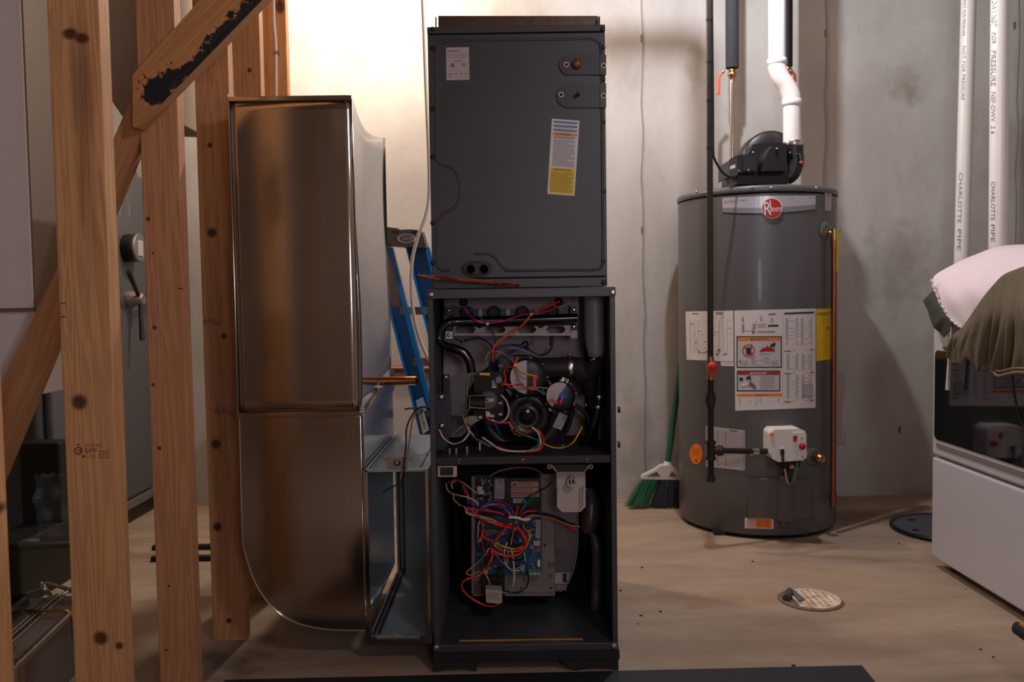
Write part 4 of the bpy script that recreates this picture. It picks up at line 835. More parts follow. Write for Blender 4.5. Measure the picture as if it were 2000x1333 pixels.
p = Print(SY(2.195)); q = [(967, 936), (987, 936), (985, 976), (965, 975)]; p.quad(q, PAPERG, .0005); p.lines(p.sub(q, .3, .75, .06, .26), 4, INKG, .0009, .5); p.lines(p.sub(q, .1, .8, .5, .9), 6, INKL, .0009); p.done('relay_label', rl)
# blower housing behind the plate
build('blower_housing', MB().pxp([(1060, 925), (1118, 925), (1125, 970), (1127, 1020), (1127, 1065), (1121, 1105), (1110, 1135), (1092, 1155), (1060, 1162)], 2.29, 2.60), mat('blower_sheet', '77727c', .35, .75, .1, 8), fu)
build('blower_rim', MB().tube([P(x, y, 2.287) for x, y in ((1119, 925), (1126, 970), (1128, 1020), (1128, 1065), (1122, 1105), (1111, 1135), (1093, 1156))], .003, 6), GALVS, fu)
p = Print(SY(2.289)); p.quad([(1084, 1119), (1113, 1119), (1112, 1141), (1084, 1141)], PAPERG, .0005); p.quad([(1099, 1121), (1107, 1121), (1107, 1138), (1099, 1138)], INK, .0009); p.quad([(1085, 1143), (1108, 1143), (1106, 1154), (1087, 1155)], mat('label_mauve', '8a7a90', .5), .0005); p.done('blower_label', fu)
build('ground_screw', MB().ball(P(1083, 1103, 2.24), .004, 8), BRASS, fu)
# white drain trap housing with knob
TRAP = mat('trap_plastic', 'b5aba6', .45)
tp = build('drain_trap', MB().pxp([(1087, 918), (1143, 917), (1144, 990), (1133, 1001), (1098, 1001), (1088, 991)], 2.075, 2.13), TRAP, fu, bevel=.002)
build('trap_rim', MB().pxp([(1088, 956), (1092, 956), (1092, 989), (1100, 997), (1098, 1001), (1088, 991)], 2.068, 2.076), TRAP, tp, bevel=.001)
build('trap_rim', MB().pxp([(1143, 952), (1139, 952), (1139, 988), (1131, 997), (1133, 1001), (1144, 990)], 2.068, 2.076), TRAP, tp, bevel=.001)
build('trap_block', MB().pxp([(1131, 958), (1140, 950), (1140, 988), (1132, 997)], 2.071, 2.076), mat('trap_shade', '9a8c82', .5), tp)
for x, y in ((1091, 956), (1141, 955)): build('trap_boss', MB().lathe([(.0045, 0), (.0045, .008), (.002, .008)], P(x, y, 2.075), (0, -1, 0), 12), TRAP, tp)
kn = build('trap_knob', MB().lathe([(.012, 0), (.012, .026), (.0105, .028), (.0095, .024), (.0001, .022)], P(1115, 939, 2.075), (0, -1, 0), 22), TRAP, tp)
build('knob_slot', MB().lathe([(.0095, 0), (.0001, .0005)], P(1116, 939, 2.0515), (0, -1, 0), 20), mat('slot_navy', '23243a', .4), kn); build('knob_bar', MB().pxb(1115, 1117, 930, 949, 2.045, 2.052), TRAP, kn)
build('trap_neck', MB().pxp([(1079, 908), (1149, 908), (1146, 918), (1143, 922), (1087, 922), (1084, 918)], 2.068, 2.10), BLACK, tp)
for x in (1073, 1154): build('trap_ear', MB().lathe([(.0025, 0), (.003, .003), (.006, .003), (.0065, 0)], P(x, 912, 2.06), (0, -1, 0), 16), TRAP, tp)
for x, s_ in ((1081, 1), (1147, -1)): build('trap_ear_web', MB().tube([P(x-5*s_, 909, 2.06), P(x, 914, 2.062), P(x+5*s_, 921, 2.07)], .003, 6), TRAP, tp)
# sleeve, foam strip, switch, small module
SLV = mat('sleeve_brown', '54474c', .35, 0, .2, 30)
build('cable_sleeve', MB().tube([P(1150, 955, 2.28), P(1155, 985, 2.27), P(1152, 1020, 2.26), P(1148, 1040, 2.26)], [.014, .024, .024, .018], 14), SLV, fu)
build('foam_strip', MB().tube([P(1158, 1042, 2.26), P(1166, 1075, 2.25), P(1165, 1140, 2.25), P(1163, 1180, 2.24), P(1160, 1205, 2.24)], [.010, .015, .014, .014, .010], 12), SLV, fu)
ds = build('door_switch', MB().pxb(855, 892, 911, 932, 2.012, 2.03), TRAP, fu, bevel=.001); build('switch_rocker', MB().pxb(860, 885, 914, 929, 2.008, 2.014), BLACK, ds, bevel=.001)
build('transformer', MB().pxp([(941, 1130), (985, 1128), (986, 1165), (942, 1166)], 2.19, 2.245), BLACK, fu, bevel=.002); build('transformer_tab', MB().pxb(926, 942, 1140, 1160, 2.225, 2.245), BRW, fu)
md = build('humidifier_module', MB().pxp([(948, 1152), (980, 1154), (981, 1178), (976, 1180), (950, 1178)], 2.13, 2.165), mat('module_white', 'a8a098', .5), fu, bevel=.002)
p = Print(SY(2.13)); p.lines([(951, 1159), (976, 1160), (974, 1172), (951, 1171)], 5, INKG, .0006, .25); p.quad([(972, 1168), (977, 1168), (977, 1175), (972, 1175)], INKL, .0006); p.done('module_label', md)
p = Print(lambda x, y, h: P(x, y, 2.017-h)); st_ = build('caution_strip', MB().pxp([(897, 1252), (1138, 1248.5), (1138, 1255), (897, 1258.5)], 2.018, 2.022), mat('strip_amber', 'c8862c', .5), fu)
p.text([(902, 1253.3), (936, 1252.8), (936, 1256.5), (902, 1257)], 'WARNING', INK, .0006); p.text([(1010, 1251.6), (1068, 1250.8), (1068, 1254.8), (1010, 1255.6)], 'AVERTISSEMENT', INK, .0006); p.done('caution_text', st_)
wires([
 (REDO, 3.0, 2.165, [(918, 996), (932, 1010), (955, 1020), (985, 1029), (1008, 1035), (1022, 1046), (1027, 1062), (1020, 1078), (1000, 1087), (975, 1083), (958, 1072)]),
 (RED, 2.8, 2.17, [(914, 990), (928, 1004), (950, 1016), (985, 1025), (1012, 1033), (1027, 1048), (1030, 1064)]),
 (YEW, 2.3, 2.165, [(964, 1060), (985, 1069), (1008, 1073), (1024, 1068), (1034, 1054), (1033, 1040)]),
 (ORW, 2.3, 2.16, [(960, 1064), (985, 1075), (1008, 1078), (1026, 1070), (1033, 1056)]),
 (RED, 2.2, 2.175, [(962, 1075), (985, 1076), (1010, 1072), (1026, 1062)]),
 (PUW, 2.2, 2.16, [(938, 990), (955, 981), (975, 979), (992, 986), (1001, 999), (1004, 1012)]),
 (BLW, 2.0, 2.165, [(936, 992), (952, 985), (975, 983), (990, 991), (1000, 1003), (1003, 1013)]),
 (RED, 2.2, 2.16, [(944, 990), (965, 984), (982, 987), (994, 998), (1001, 1012)]),
 (GRW, 2.0, 2.155, [(940, 994), (960, 986), (980, 991), (992, 1001), (1000, 1013)]),
 (PINKW, 2.4, 2.155, [(912, 994), (930, 996), (955, 998), (982, 1004)]),
 (RED, 2.4, 2.16, [(930, 996), (950, 999), (970, 1002), (984, 1006)]),
 (NAVY, 2.2, 2.165, [(916, 985), (935, 992), (960, 994), (985, 1000), (998, 1010)]),
 (BLW, 2.0, 2.17, [(955, 992), (975, 995), (990, 1002), (999, 1011)]),
 (RED, 2.6, 2.145, [(998, 1012), (994, 1024), (982, 1040), (970, 1054), (962, 1064)]),
 (REDO, 2.7, 2.15, [(956, 1068), (962, 1080), (958, 1097), (947, 1112), (934, 1125), (915, 1131), (902, 1141), (906, 1156), (922, 1170), (942, 1181), (960, 1185), (973, 1181)]),
 (TAN, 2.0, 2.16, [(958, 1064), (950, 1080), (935, 1098), (918, 1112), (911, 1120), (920, 1124), (935, 1118), (948, 1122), (956, 1140), (957, 1160), (955, 1172)]),
 (WHW, 2.2, 2.16, [(998, 1072), (1002, 1090), (1004, 1115), (1004, 1138), (998, 1154), (986, 1158), (972, 1153)]),
 (BKW, 2.0, 2.17, [(1026, 1098), (1031, 1118), (1032, 1136), (1026, 1150), (1010, 1158), (996, 1157), (970, 1152)]),
 (WHW, 1.9, 2.17, [(990, 1060), (985, 1080), (986, 1098), (994, 1111), (1006, 1116), (1020, 1112), (1026, 1100), (1024, 1080)]),
 (GRW, 1.9, 2.175, [(966, 1082), (980, 1098), (994, 1110), (1010, 1111), (1022, 1104)]),
 (BKW, 1.9, 2.175, [(990, 1084), (1002, 1094), (1015, 1095), (1024, 1088)]),
 (WHW, 2.0, 2.15, [(871, 945), (874, 957), (884, 965), (900, 969), (916, 973), (928, 981), (934, 988)]),
 (WHW, 2.0, 2.15, [(884, 955), (882, 945), (893, 939), (905, 944), (918, 954), (930, 963)]),
 (RED, 2.3, 2.15, [(876, 943), (888, 938), (900, 942), (908, 952), (913, 968), (914, 985)]),
 (TAN, 2.0, 2.15, [(884, 965), (888, 978), (898, 987), (908, 991), (914, 1000), (925, 1006), (945, 1010), (965, 1017)]),
 (WHW, 2.0, 2.155, [(908, 992), (912, 1003), (930, 1009), (950, 1014), (970, 1020)]),
 (BLW, 2.0, 2.155, [(905, 948), (911, 956), (915, 966), (918, 980), (930, 990)]),
 (TAN, 1.9, 2.155, [(912, 972), (925, 976), (934, 986)]),
 (RED, 2.6, 2.15, [(903, 949), (908, 960), (913, 972)]),
 (RED, 2.2, 2.17, [(944, 1016), (942, 1035), (941, 1055), (945, 1075), (952, 1086)]),
 (NAVY, 2.0, 2.17, [(936, 1014), (932, 1035), (932, 1060), (938, 1080)]),
 (PINKP, 1.8, 2.175, [(938, 1012), (934, 1030), (933, 1052)]),
 (BRW, 1.9, 2.17, [(938, 1012), (944, 1032), (952, 1050), (958, 1062)]),
 (REDO, 2.2, 2.165, [(940, 1044), (948, 1052), (958, 1056)]),
 (NAVY, 2.2, 2.16, [(1012, 1012), (1030, 1003), (1052, 1001), (1080, 1008), (1100, 1018), (1125, 1026)]),
 (RED, 2.2, 2.155, [(1014, 1010), (1026, 1001), (1045, 999), (1070, 1005), (1090, 1016), (1110, 1030), (1128, 1038)]),
 (BKW, 2.2, 2.155, [(1016, 1013), (1040, 1004), (1068, 1006), (1092, 1012), (1115, 1024), (1132, 1034)]),
 (BLW, 2.2, 2.165, [(1050, 1002), (1080, 1012), (1105, 1026), (1130, 1039)]),
 (TAN, 2.2, 2.15, [(1022, 1014), (1040, 1008), (1062, 1010), (1090, 1018), (1112, 1026), (1132, 1030)]),
 (GNW, 1.8, 2.17, [(1030, 1006), (1060, 1003), (1085, 1008), (1105, 1016)]),
 (BRW, 2.2, 2.165, [(1085, 1018), (1105, 1030), (1126, 1042)]),
 (GRW, 1.8, 2.17, [(1078, 1012), (1100, 1022), (1128, 1036)]),
 (TAN, 1.9, 2.20, [(957, 931), (972, 922), (1000, 915), (1030, 914), (1052, 921), (1066, 934), (1078, 942)]),
 (NAVY, 1.9, 2.18, [(1078, 943), (1066, 953), (1046, 963), (1028, 974), (1016, 990)]),
 (REDO, 3.0, 2.17, [(1011, 991), (1009, 1000), (1007, 1010)]),
 (GNW, 1.9, 2.17, [(1049, 965), (1036, 977), (1024, 990), (1016, 1003)]),
 (TAN, 2.0, 2.155, [(1040, 1010), (1032, 1018), (1022, 1024), (1025, 1034), (1032, 1038), (1042, 1034)]),
 (GNW, 1.5, 2.24, [(1083, 1103), (1094, 1102), (1104, 1097)]), (BRW, 1.9, 2.24, [(1071, 1101), (1077, 1104), (1083, 1103)]),
 (TAN, 2.0, 2.17, [(1014, 1028), (1004, 1036), (1000, 1050), (998, 1064)]), (BLW, 2.4, 2.18, [(996, 1050), (1006, 1060), (1016, 1062)]), (PUW, 2.0, 2.16, [(980, 1000), (990, 1006), (1000, 1012)]),
])
build('cable_tie', MB().tube([P(994, 1011, 2.135), P(1010, 1012, 2.13), P(1024, 1016, 2.135), P(1034, 1014, 2.14)], .0038, 6), PAPER, fu)
for x, y in ((1038, 614), (952, 633)): build('cable_tie', MB().ball(P(x, y, 2.09), .0045, 8), PAPER, fu)
build('cable_tie', MB().ball(P(958, 1066, 2.15), .008, 8, sc=(1.2, 1, .6)), BLACK, fu)
build('cable_tie', MB().ball(P(1006, 714, 2.06), .0045, 8), PAPER, fu)
# ================================================================== BUNDLE OF TWIGS ON THE FURNACE TOP
tw = thing('twig_bundle', P(915, 555, 2.04), 'bundle of thin reddish-brown twigs lying across the furnace top', 'twigs')
rnd = random.Random(5); TW = [mat('twig_%d' % k, c, .8) for k, c in enumerate(('8a4a2c', '7a3f28', '9c5a38', '5e2f1c'))]
a = P(816, 540, 2.02); b = P(1017, 561, 2.045); b.z = max(b.z, FT+.007)
for k in range(11):
    t0 = 0 if k < 5 else rnd.uniform(0, .45); t1 = rnd.uniform(.55, 1) if k >= 5 else 1-.02*k
    off = lambda: Vector((0, rnd.uniform(-.008, .008), rnd.uniform(-.0045, .0045)))
    pts = [a.lerp(b, t0+(t1-t0)*s_/5)+off() for s_ in range(6)]
    build('twig', MB().tube(pts, rnd.uniform(.0014, .0026), 5, seg=3), TW[k % 4], tw)
for t in (.78, .985): build('twig_knot', MB().ball(a.lerp(b, t)+Vector((0, -.006, .002)), .0055, 7, sc=(1.3, 1, .8)), TW[0], tw)
# ================================================================== WATER HEATER
HX, HY, HR = .973, 3.369, .3016; HCn = (HX, HY)
def SH(x, y, h): return PC(x, y, HCn, HR+h)
zt = PC(1480, 362, HCn, HR).z; z1 = .02
wh = thing('water_heater', (HX, HY, 0), 'tall grey cylindrical gas water heater against the concrete wall', 'water heater')
build('tank', MB().lathe([(HR-.004, z1), (HR, z1+.006), (HR, .30), (HR, zt-.03)], (HX, HY, 0), n=96), TANK, wh)
zr = PC(1480, 372, HCn, HR).z
build('top_cap', MB().lathe([(HR+.002, zr-.006), (HR+.004, zr-.004), (HR+.004, zt-.006), (HR-.002, zt), (HR-.02, zt+.003), (.0001, zt+.004)], (HX, HY, 0), n=96), TANK, wh)
zs = PC(1400, 957, HCn, HR).z
build('bottom_skirt', MB().lathe([(HR-.001, z1-.004), (HR+.0008, z1-.002), (HR+.0008, .22), (HR+.0002, .226)], (HX, HY, 0), n=96), TANK, wh)
build('base_ring', MB().lathe([(HR-.03, .002), (HR-.012, .002), (HR-.012, z1)], (HX, HY, 0), n=64), BLACK, wh)
for x, y in ((1408, 1046), (1570, 1049), (1600, 1040)):
    q = PZ(x, y); build('shim', MB().box(q.x-.025, q.x+.02, q.y-.004, q.y+.05, .0005, .018), BLACK, wh, bevel=.002)
for x, y in ((1361, 375), (1469, 366), (1506, 367), (1594, 367)): build('cap_screw', MB().ball(SH(x, y, .004), .005, 8), STEEL, wh)
# name plate and round badge
p = Print(SH); SIL = mat('plaque_silver', 'b9b8c2', .3, .3); SILD = mat('plaque_silver_low', '8f8e99', .35, .3)
top = lambda u: 387-5*u-1.5*math.sin(math.pi*u); bot = lambda u: 415-6*u+4.5*math.sin(math.pi*u)
xs = [1411+182*k/20 for k in range(21)]; us = [k/20 for k in range(21)]
p.mb.grid([[SH(x, top(u), .002) for x, u in zip(xs, us)], [SH(x, bot(u)-9-2*math.sin(math.pi*u), .003) for x, u in zip(xs, us)]], p.mi(SIL), False)
p.mb.grid([[SH(x, bot(u)-9-2*math.sin(math.pi*u), .003) for x, u in zip(xs, us)], [SH(x, bot(u), .0025) for x, u in zip(xs, us)]], p.mi(SILD), False)
p.mb.grid([[SH(x, bot(u)+a_, .0015) for x, u in zip(xs, us)] for a_ in (0, 1.6)], p.mi(INK), False)
p.text([(1414, 391), (1439, 389.5), (1439, 394.5), (1414, 396)], 'CLASSIC', REDP, .0042)
p.lines([(1444, 389), (1457, 388), (1457, 392), (1444, 393)], 1, INKL, .0042, .4); p.lines([(1545, 386), (1588, 384), (1588, 389), (1545, 391)], 1, INKL, .0042, .4); p.done('name_plaque', wh)
p = Print(SH)
def disc(cx, cy, r, m_, h0): p.mb.grid([[SH(cx+r*k_*math.cos(2*math.pi*i/32), cy+r*k_*math.sin(2*math.pi*i/32), h0) for i in range(32)] for k_ in (1, .75, .5, .25, .02)], p.mi(m_), False, True)
disc(1508, 407, 20.5, WHITE, .006); disc(1508, 407, 19, REDP, .008)
p.text([(1492, 395), (1506, 394), (1507, 420), (1493, 420)], 'R', WHITE, .0095); p.quad([(1503, 391), (1505, 391), (1507, 414), (1505, 414)], WHITE, .0095)
p.text([(1505, 401), (1526, 401), (1526, 414), (1505, 414)], 'heem', WHITE, .0095); p.quad([(1494, 419), (1496, 418), (1508, 419), (1506, 421)], REDP, .0095); p.done('round_badge', wh)
# wiring sheet pair
p = Print(SH); q = [(1339, 609), (1432, 607), (1433, 707), (1341, 703)]; p.quad(q, PAPER, .0008, 10); rnd = random.Random(21)
p.quad([(1388, 607), (1389, 607), (1390, 706), (1389, 706)], INKL, .0014)
p.lines([(1352, 612), (1364, 612), (1364, 615), (1352, 615)], 1, INKG, .0014, .8); p.lines([(1398, 610), (1412, 610), (1412, 616), (1398, 616)], 2, INKG, .0014, .6)
for k in range(46):
    x = rnd.uniform(1344, 1426); y = rnd.uniform(618, 690); w2 = rnd.uniform(1, 5); p.quad(R4(x, y, x+w2, y+rnd.uniform(.6, 1.6)), rnd.choice([INKG, INKL]), .0014)
for x in (1348, 1356, 1362, 1404, 1412, 1420): p.quad(R4(x, 625, x+.7, 690), INKL, .0013)
p.quad(R4(1402, 682, 1407, 687), INKG, .0014); p.lines([(1398, 690), (1420, 690), (1420, 696), (1398, 696)], 2, INKG, .0014, .6); p.lines([(1364, 686), (1382, 686), (1382, 692), (1364, 692)], 2, INKG, .0014, .6)
p.quad([(1408, 707), (1433, 708), (1433, 716), (1408, 715)], PAPER, .001, 3); p.lines([(1412, 710), (1430, 711), (1430, 713), (1412, 712)], 1, INKL, .0015, .5); p.done('wiring_label', wh)
# big instruction label
p = Print(SH); q = [(1434, 607), (1593, 603), (1593, 797), (1436, 803)]; p.quad(q, PAPER, .0010, 16); h1 = .0016; h2 = .0022; h3 = .0028
p.lines([(1449, 619), (1490, 617), (1490, 630), (1449, 631)], 8, INKG, h1, .55, 1); p.lines([(1449, 634), (1478, 633), (1476, 650), (1449, 651)], 9, INKG, h1, .55, 2, ragged=.6); p.lines([(1480, 633), (1497, 632), (1497, 641), (1480, 642)], 4, INKL, h1)
p.lines([(1501, 613), (1517, 612), (1515, 616), (1501, 617)], 2, INKG, h1, .6); p.disc(1508, 626, 3.5, 4.5, INKL, h1, 12, .6); p.quad([(1500, 635), (1520, 634.5), (1520, 638.5), (1500, 639)], INK, h1); p.quad([(1469, 647), (1473.5, 647), (1473.5, 652), (1469, 652)], INKG, h1)
for k in range(13): p.quad(R4(1479+k*2.7, 646.5, 1480.6+k*2.7, 650.5), INKG, h1)
def panel(x0, y0, x1, y1, band, word, bandm, wm):
    p.quad(R4(x0, y0, x1, y1), INK, h1, 6); p.quad(R4(x0+2.2, y0+2.2, x1-2.2, y1-2.2), mat('panel_paper', 'c3c1c6', .5), h2, 6); p.quad(R4(x0+2.5, y0+2.5, x1-2.5, y0+2.5+band), bandm, h3, 6)
    cx = (x0+x1)/2; p.text(R4(cx-12, y0+3.5, cx+16, y0+1.5+band), word, wm, .0034); p.poly([(cx-17, y0+1.5+band), (cx-14.5, y0+3.4), (cx-12.5, y0+1.5+band)], wm, .0034)
panel(1438.5, 657, 1527, 719, 6, 'WARNING', ORANGE, INK)
p.disc(1462, 685, 12.5, 12.5, mat('ban_red', 'c8403a', .5), .0036, 26, .82); p.quad([(1452, 678), (1454, 676), (1473, 692), (1471, 694)], mat('ban_red', 'c8403a'), .0038); p.poly([(1457, 681), (1461, 679), (1467, 681), (1467, 693), (1458, 693)], INK, .0034); p.quad([(1466, 681), (1467, 672), (1469, 673), (1467.5, 682)], INK, .0034)
p.poly([(1482, 688), (1492, 678), (1494, 682), (1498, 674), (1501, 679), (1506, 676), (1509, 682), (1512, 680), (1514, 687)], REDP, .0034); p.disc(1508, 675, 3.6, 3.6, INK, .0036, 12); p.quad([(1510, 670), (1514, 669), (1515, 674), (1512, 678)], INK, .0034)
p.lines([(1483, 691), (1508, 691), (1508, 693), (1483, 693)], 1, INKL, .0034, .7); p.lines([(1466, 698), (1503, 698), (1503, 714), (1466, 714)], 8, INKL, .0034, .4, 3); p.lines([(1447, 705), (1462, 705), (1462, 714), (1447, 714)], 5, INKL, .0034, .4); p.lines([(1506, 705), (1521, 705), (1521, 714), (1506, 714)], 5, INKL, .0034, .4); p.poly([(1443, 708), (1445, 704), (1447, 708)], INK, .0034)
panel(1439, 724, 1524, 765, 6, 'DANGER', REDP, WHITE)
p.poly([(1462, 752), (1466, 744), (1469, 748), (1475, 753), (1477, 761), (1470, 758)], mat('hand_brown', '7c5a4c', .6), .0036); p.quad(R4(1444, 738, 1451, 744), INK, .0036); p.poly([(1456, 742), (1459, 736), (1466, 734), (1467, 743), (1462, 741)], INK, .0036); p.poly([(1444, 750), (1458, 746), (1463, 752), (1450, 756)], PAPER, .0036)
p.lines([(1485, 735), (1514, 734), (1514, 760), (1485, 761)], 11, INKL, .0034, .4, 6)
p.quad([(1439, 770), (1528, 769), (1528, 774), (1439, 775)], ORANGE, h1, 6); p.text([(1475, 771), (1500, 770.6), (1500, 773.6), (1475, 774)], 'WARNING', INK, h2); p.lines([(1443, 779), (1480, 778), (1480, 792), (1443, 793)], 8, INKL, h1, .4, 9); p.lines([(1484, 778), (1524, 777), (1524, 788), (1484, 789)], 6, INKL, h1, .4, 10)
p.quad([(1532, 611), (1590, 609), (1590, 612.5), (1532, 614.5)], INK, h1, 4); p.lines([(1542, 616), (1584, 615), (1584, 618), (1542, 619)], 2, INKL, h1, .5)
for x0, x1 in ((1534, 1560), (1564, 1587)):
    for (a_, b_, n_) in ((622, 664, 24), (666, 675, 5), (692, 724, 17), (733, 780, 26)):
        p.lines(R4(x0+(2 if a_ > 680 else 0), a_, x1, b_), n_, (PINKP if (a_ == 666 and x0 < 1550) else INKL), h1, .5, int(x0+a_))
for y in (685, 729, 784): p.quad(R4(1532, y, 1545, y+2.4), mat('ban_red', 'c8403a'), h1, 2); p.quad(R4(1581, y-2.4, 1590, y), mat('ban_red', 'c8403a'), h1, 2); p.lines(R4(1549, y-1, 1577, y+1), 1, INKG, h1, .6)
p.quad(R4(1568, 752, 1588, 776), INKL, h2, 2); p.quad(R4(1570, 754, 1586, 774), PAPERG, h3, 2); p.quad(R4(1528.6, 612, 1529.2, 795), PINKP, h1)
p.done('instruction_label', wh)
p = Print(SH); q = [(1594, 604), (1622, 602.5), (1622, 702), (1594.5, 706)]; p.quad(q, YELLOW, .0011, 8); p.text([(1597, 611), (1621, 609.5), (1621, 616), (1597, 617.5)], 'ENERGY', INK, .0017); p.lines([(1606, 625), (1620, 624), (1620, 634), (1606, 635)], 4, INKG, .0017, .3); p.text([(1613, 638), (1620, 638), (1620, 645), (1613, 645)], '22', INK, .0017); p.quad([(1598, 652), (1620, 650), (1620, 651), (1598, 653)], INK, .0017); p.lines([(1598, 665), (1620, 664), (1620, 698), (1598, 700)], 9, mat('print_olive', '8a7420'), .0017, .25); p.done('energy_label', wh)
p = Print(SH); p.quad([(1611, 375), (1624.5, 376), (1624, 412), (1611, 411)], PAPERG, .001, 4); p.lines([(1614, 378), (1621, 378), (1621, 386), (1614, 386)], 3, INKG, .0016); p.done('small_label', wh)
p = Print(SH); q = [(1378, 832), (1455, 841), (1455, 920), (1379, 912)]; p.quad(q, PAPERG, .0010, 8); p.lines(p.sub(q, .05, .95, .1, .95), 14, INKL, .0016, .25, 3, 6, .05)
for a_ in (.04, .3, .5, .95): p.quad(p.sub(q, a_, a_+.012, .05, .95), INKG, .0017)
p.lines(p.sub(q, .6, .8, .03, .07), 1, INKG, .0017, .8); p.done('parts_list_label', wh)
p = Print(SH); disc(1359.5, 887, 1, ORANGE, .001); p.mb = MB()
p.mb.grid([[SH(1359.5+12.5*k_*math.cos(2*math.pi*i/28), 887+20*k_*math.sin(2*math.pi*i/28), .001) for i in range(28)] for k_ in (1, .5, .02)], p.mi(ORANGE), False, True); p.lines([(1352, 876), (1366, 877), (1366, 893), (1352, 892)], 5, mat('orange_ink', 'b85a10', .5), .0017, .4); p.poly([(1356, 899), (1363, 899.5), (1360, 903)], INK, .0017); p.done('round_orange_sticker', wh)
SK = lambda x, y, h: PC(x, y, HCn, HR+.001+h)
p = Print(SK); p.quad([(1454.5, 1012), (1511, 1014), (1511, 1034), (1454.5, 1032.5)], PAPER, .0008, 6); p.quad([(1476, 1014.5), (1507, 1015.5), (1507, 1032), (1476, 1031)], ORANGE, .0015, 4); p.lines([(1479, 1017), (1502, 1018), (1502, 1030), (1479, 1029)], 5, mat('orange_ink', 'b85a10'), .002, .35); p.quad([(1458, 1015), (1474, 1015.5), (1474, 1030), (1458, 1029.5)], PINKP, .0015, 2); p.done('orange_sticker', wh)
# burner access cover
g = []
for j in range(3):
    g.append([PC(x, (936, 970, 1013)[j]+k_, HCn, HR+.0035+hh) for x, k_, hh in ((1461, 2, .0), (1463, 0, .012), (1500, 0, .013), (1518, 1, .013), (1523, 6, .026), (1545, 6, .026), (1552, 1, .013), (1584, 0, .012), (1587, 2, 0))])
build('access_cover', MB().grid(g, 0, False), TANKD, wh, solid=.002)
build('cover_edge', MB().tube([PC(x, y, HCn, HR+.010) for x, y in ((1462, 1013), (1462, 938), (1490, 936), (1515, 937))], .003, 6, spline=False), TANKD, wh)
build('cover_channel', MB().tube([PC(x, y, HCn, HR+.012) for x, y in ((1530, 930), (1532, 950), (1532, 1005), (1530, 1028))], [.018, .022, .022, .010], 12), TANKD, wh)
# gas control valve
gc = thing_ = build('gas_control', MB().pxp([(1505, 846), (1512, 840), (1562, 838), (1572, 842), (1575, 850), (1575.5, 893), (1568, 900), (1520, 903), (1510, 898), (1505, 888)], 2.985, 3.075), WHITE, wh, bevel=.008, bseg=3)
build('control_face', MB().pxp([(1549, 846), (1572, 845), (1574, 896), (1551, 898)], 2.979, 2.987), WHITE, gc, bevel=.002)
build('red_switch', MB().pxb(1550.5, 1557, 852, 863, 2.972, 2.981), REDP, gc, bevel=.001)
build('red_knob', MB().lathe([(.0115, 0), (.0115, .010), (.009, .014), (.0001, .015)], P(1566, 872, 2.98), (0, -1, 0), 20), REDP, gc)
for x, y in ((1566, 856), (1567, 893)): build('control_screw', MB().ball(P(x, y, 2.979), .0035, 8), ZINC, gc)
build('control_stripe', MB().pxp([(1504.5, 847), (1512, 848), (1512, 852), (1504.5, 851)], 2.98, 2.986), ORANGE, gc)
build('power_plug', MB().pxb(1526, 1532, 878, 890, 2.972, 2.986), BLACK, gc, bevel=.001); build('plug_rim', MB().pxp([(1524, 877), (1533, 877), (1531, 882), (1526, 882)], 2.978, 2.986), WHITE, gc)
build('control_lead', MB().tube([P(1529, 888, 2.972), P(1530, 902, 2.972), P(1534, 915, 2.99), P(1540, 925, 3.02)], .004, 8), BKW, gc)
build('manifold_fitting', MB().pxp([(1520, 902), (1566, 900), (1560, 915), (1548, 922), (1530, 918)], 3.0, 3.06), mat('fitting_dark', '2a2422', .5, .3), gc, bevel=.002)
build('brass_nut', MB().cyl(P(1541, 912, 2.995), P(1549, 912, 2.995), .010, n=6), BRASS, gc)
for pts, m_ in (([(1533, 916), (1535, 930), (1537, 940), (1540, 946)], PAPERG), ([(1547, 912), (1553, 916), (1553, 932), (1546, 944), (1541, 946)], ZINC), ([(1556, 905), (1556, 916), (1551, 926), (1548, 940)], GNW), ([(1540, 910), (1545, 925), (1543, 945)], BKW)):
    build('pilot_tube', MB().tube([P(x, y, 2.99+.01*k) for k, (x, y) in enumerate(pts)], .0035, 8), m_, gc)
# drain valve
q = SH(1587, 893, 0); nrm = (Vector((q.x, q.y, 0))-Vector((HX, HY, 0))).normalized()
dv = build('drain_valve_collar', MB().lathe([(.036, 0), (.036, .002), (.02, .005)], q, nrm, 24), TANKD, wh)
build('drain_valve', MB().lathe([(.012, 0), (.012, .02), (.017, .022), (.017, .04), (.013, .044), (.013, .05), (.008, .05), (.007, .04)], q, nrm, 14), BRASS, dv); build('drain_stem', MB().tube([q+nrm*.03, q+nrm*.03+Vector((0, 0, .022))], .006, 8, spline=False), BRASS, dv)
# relief valve and its tag
q = SH(1612, 452, 0); nrm = (Vector((q.x, q.y, 0))-Vector((HX, HY, 0))).normalized()
build('relief_collar', MB().lathe([(.036, 0), (.034, .004), (.02, .006)], q, nrm, 24), TANK, wh)
vq = P(1629, 455, 3.13)
rv = build('relief_valve', MB().tube([q+nrm*.002, P(1618, 456, 3.14), vq], .0105, 14).tube([vq+Vector((0, 0, .014)), vq+Vector((0, 0, -.03))], .013, 14, spline=False), BRASS, wh)
build('relief_lever', MB().tube([vq+Vector((0, 0, .012)), P(1638, 452, 3.12), P(1641, 447, 3.12)], .004, 6), GNW, rv)
build('relief_tag', MB().pxp([(1634, 452), (1641, 452), (1639, 531), (1633, 531)], 3.117, 3.1178), mat('tag_yellow', '9a9040', .6), rv)
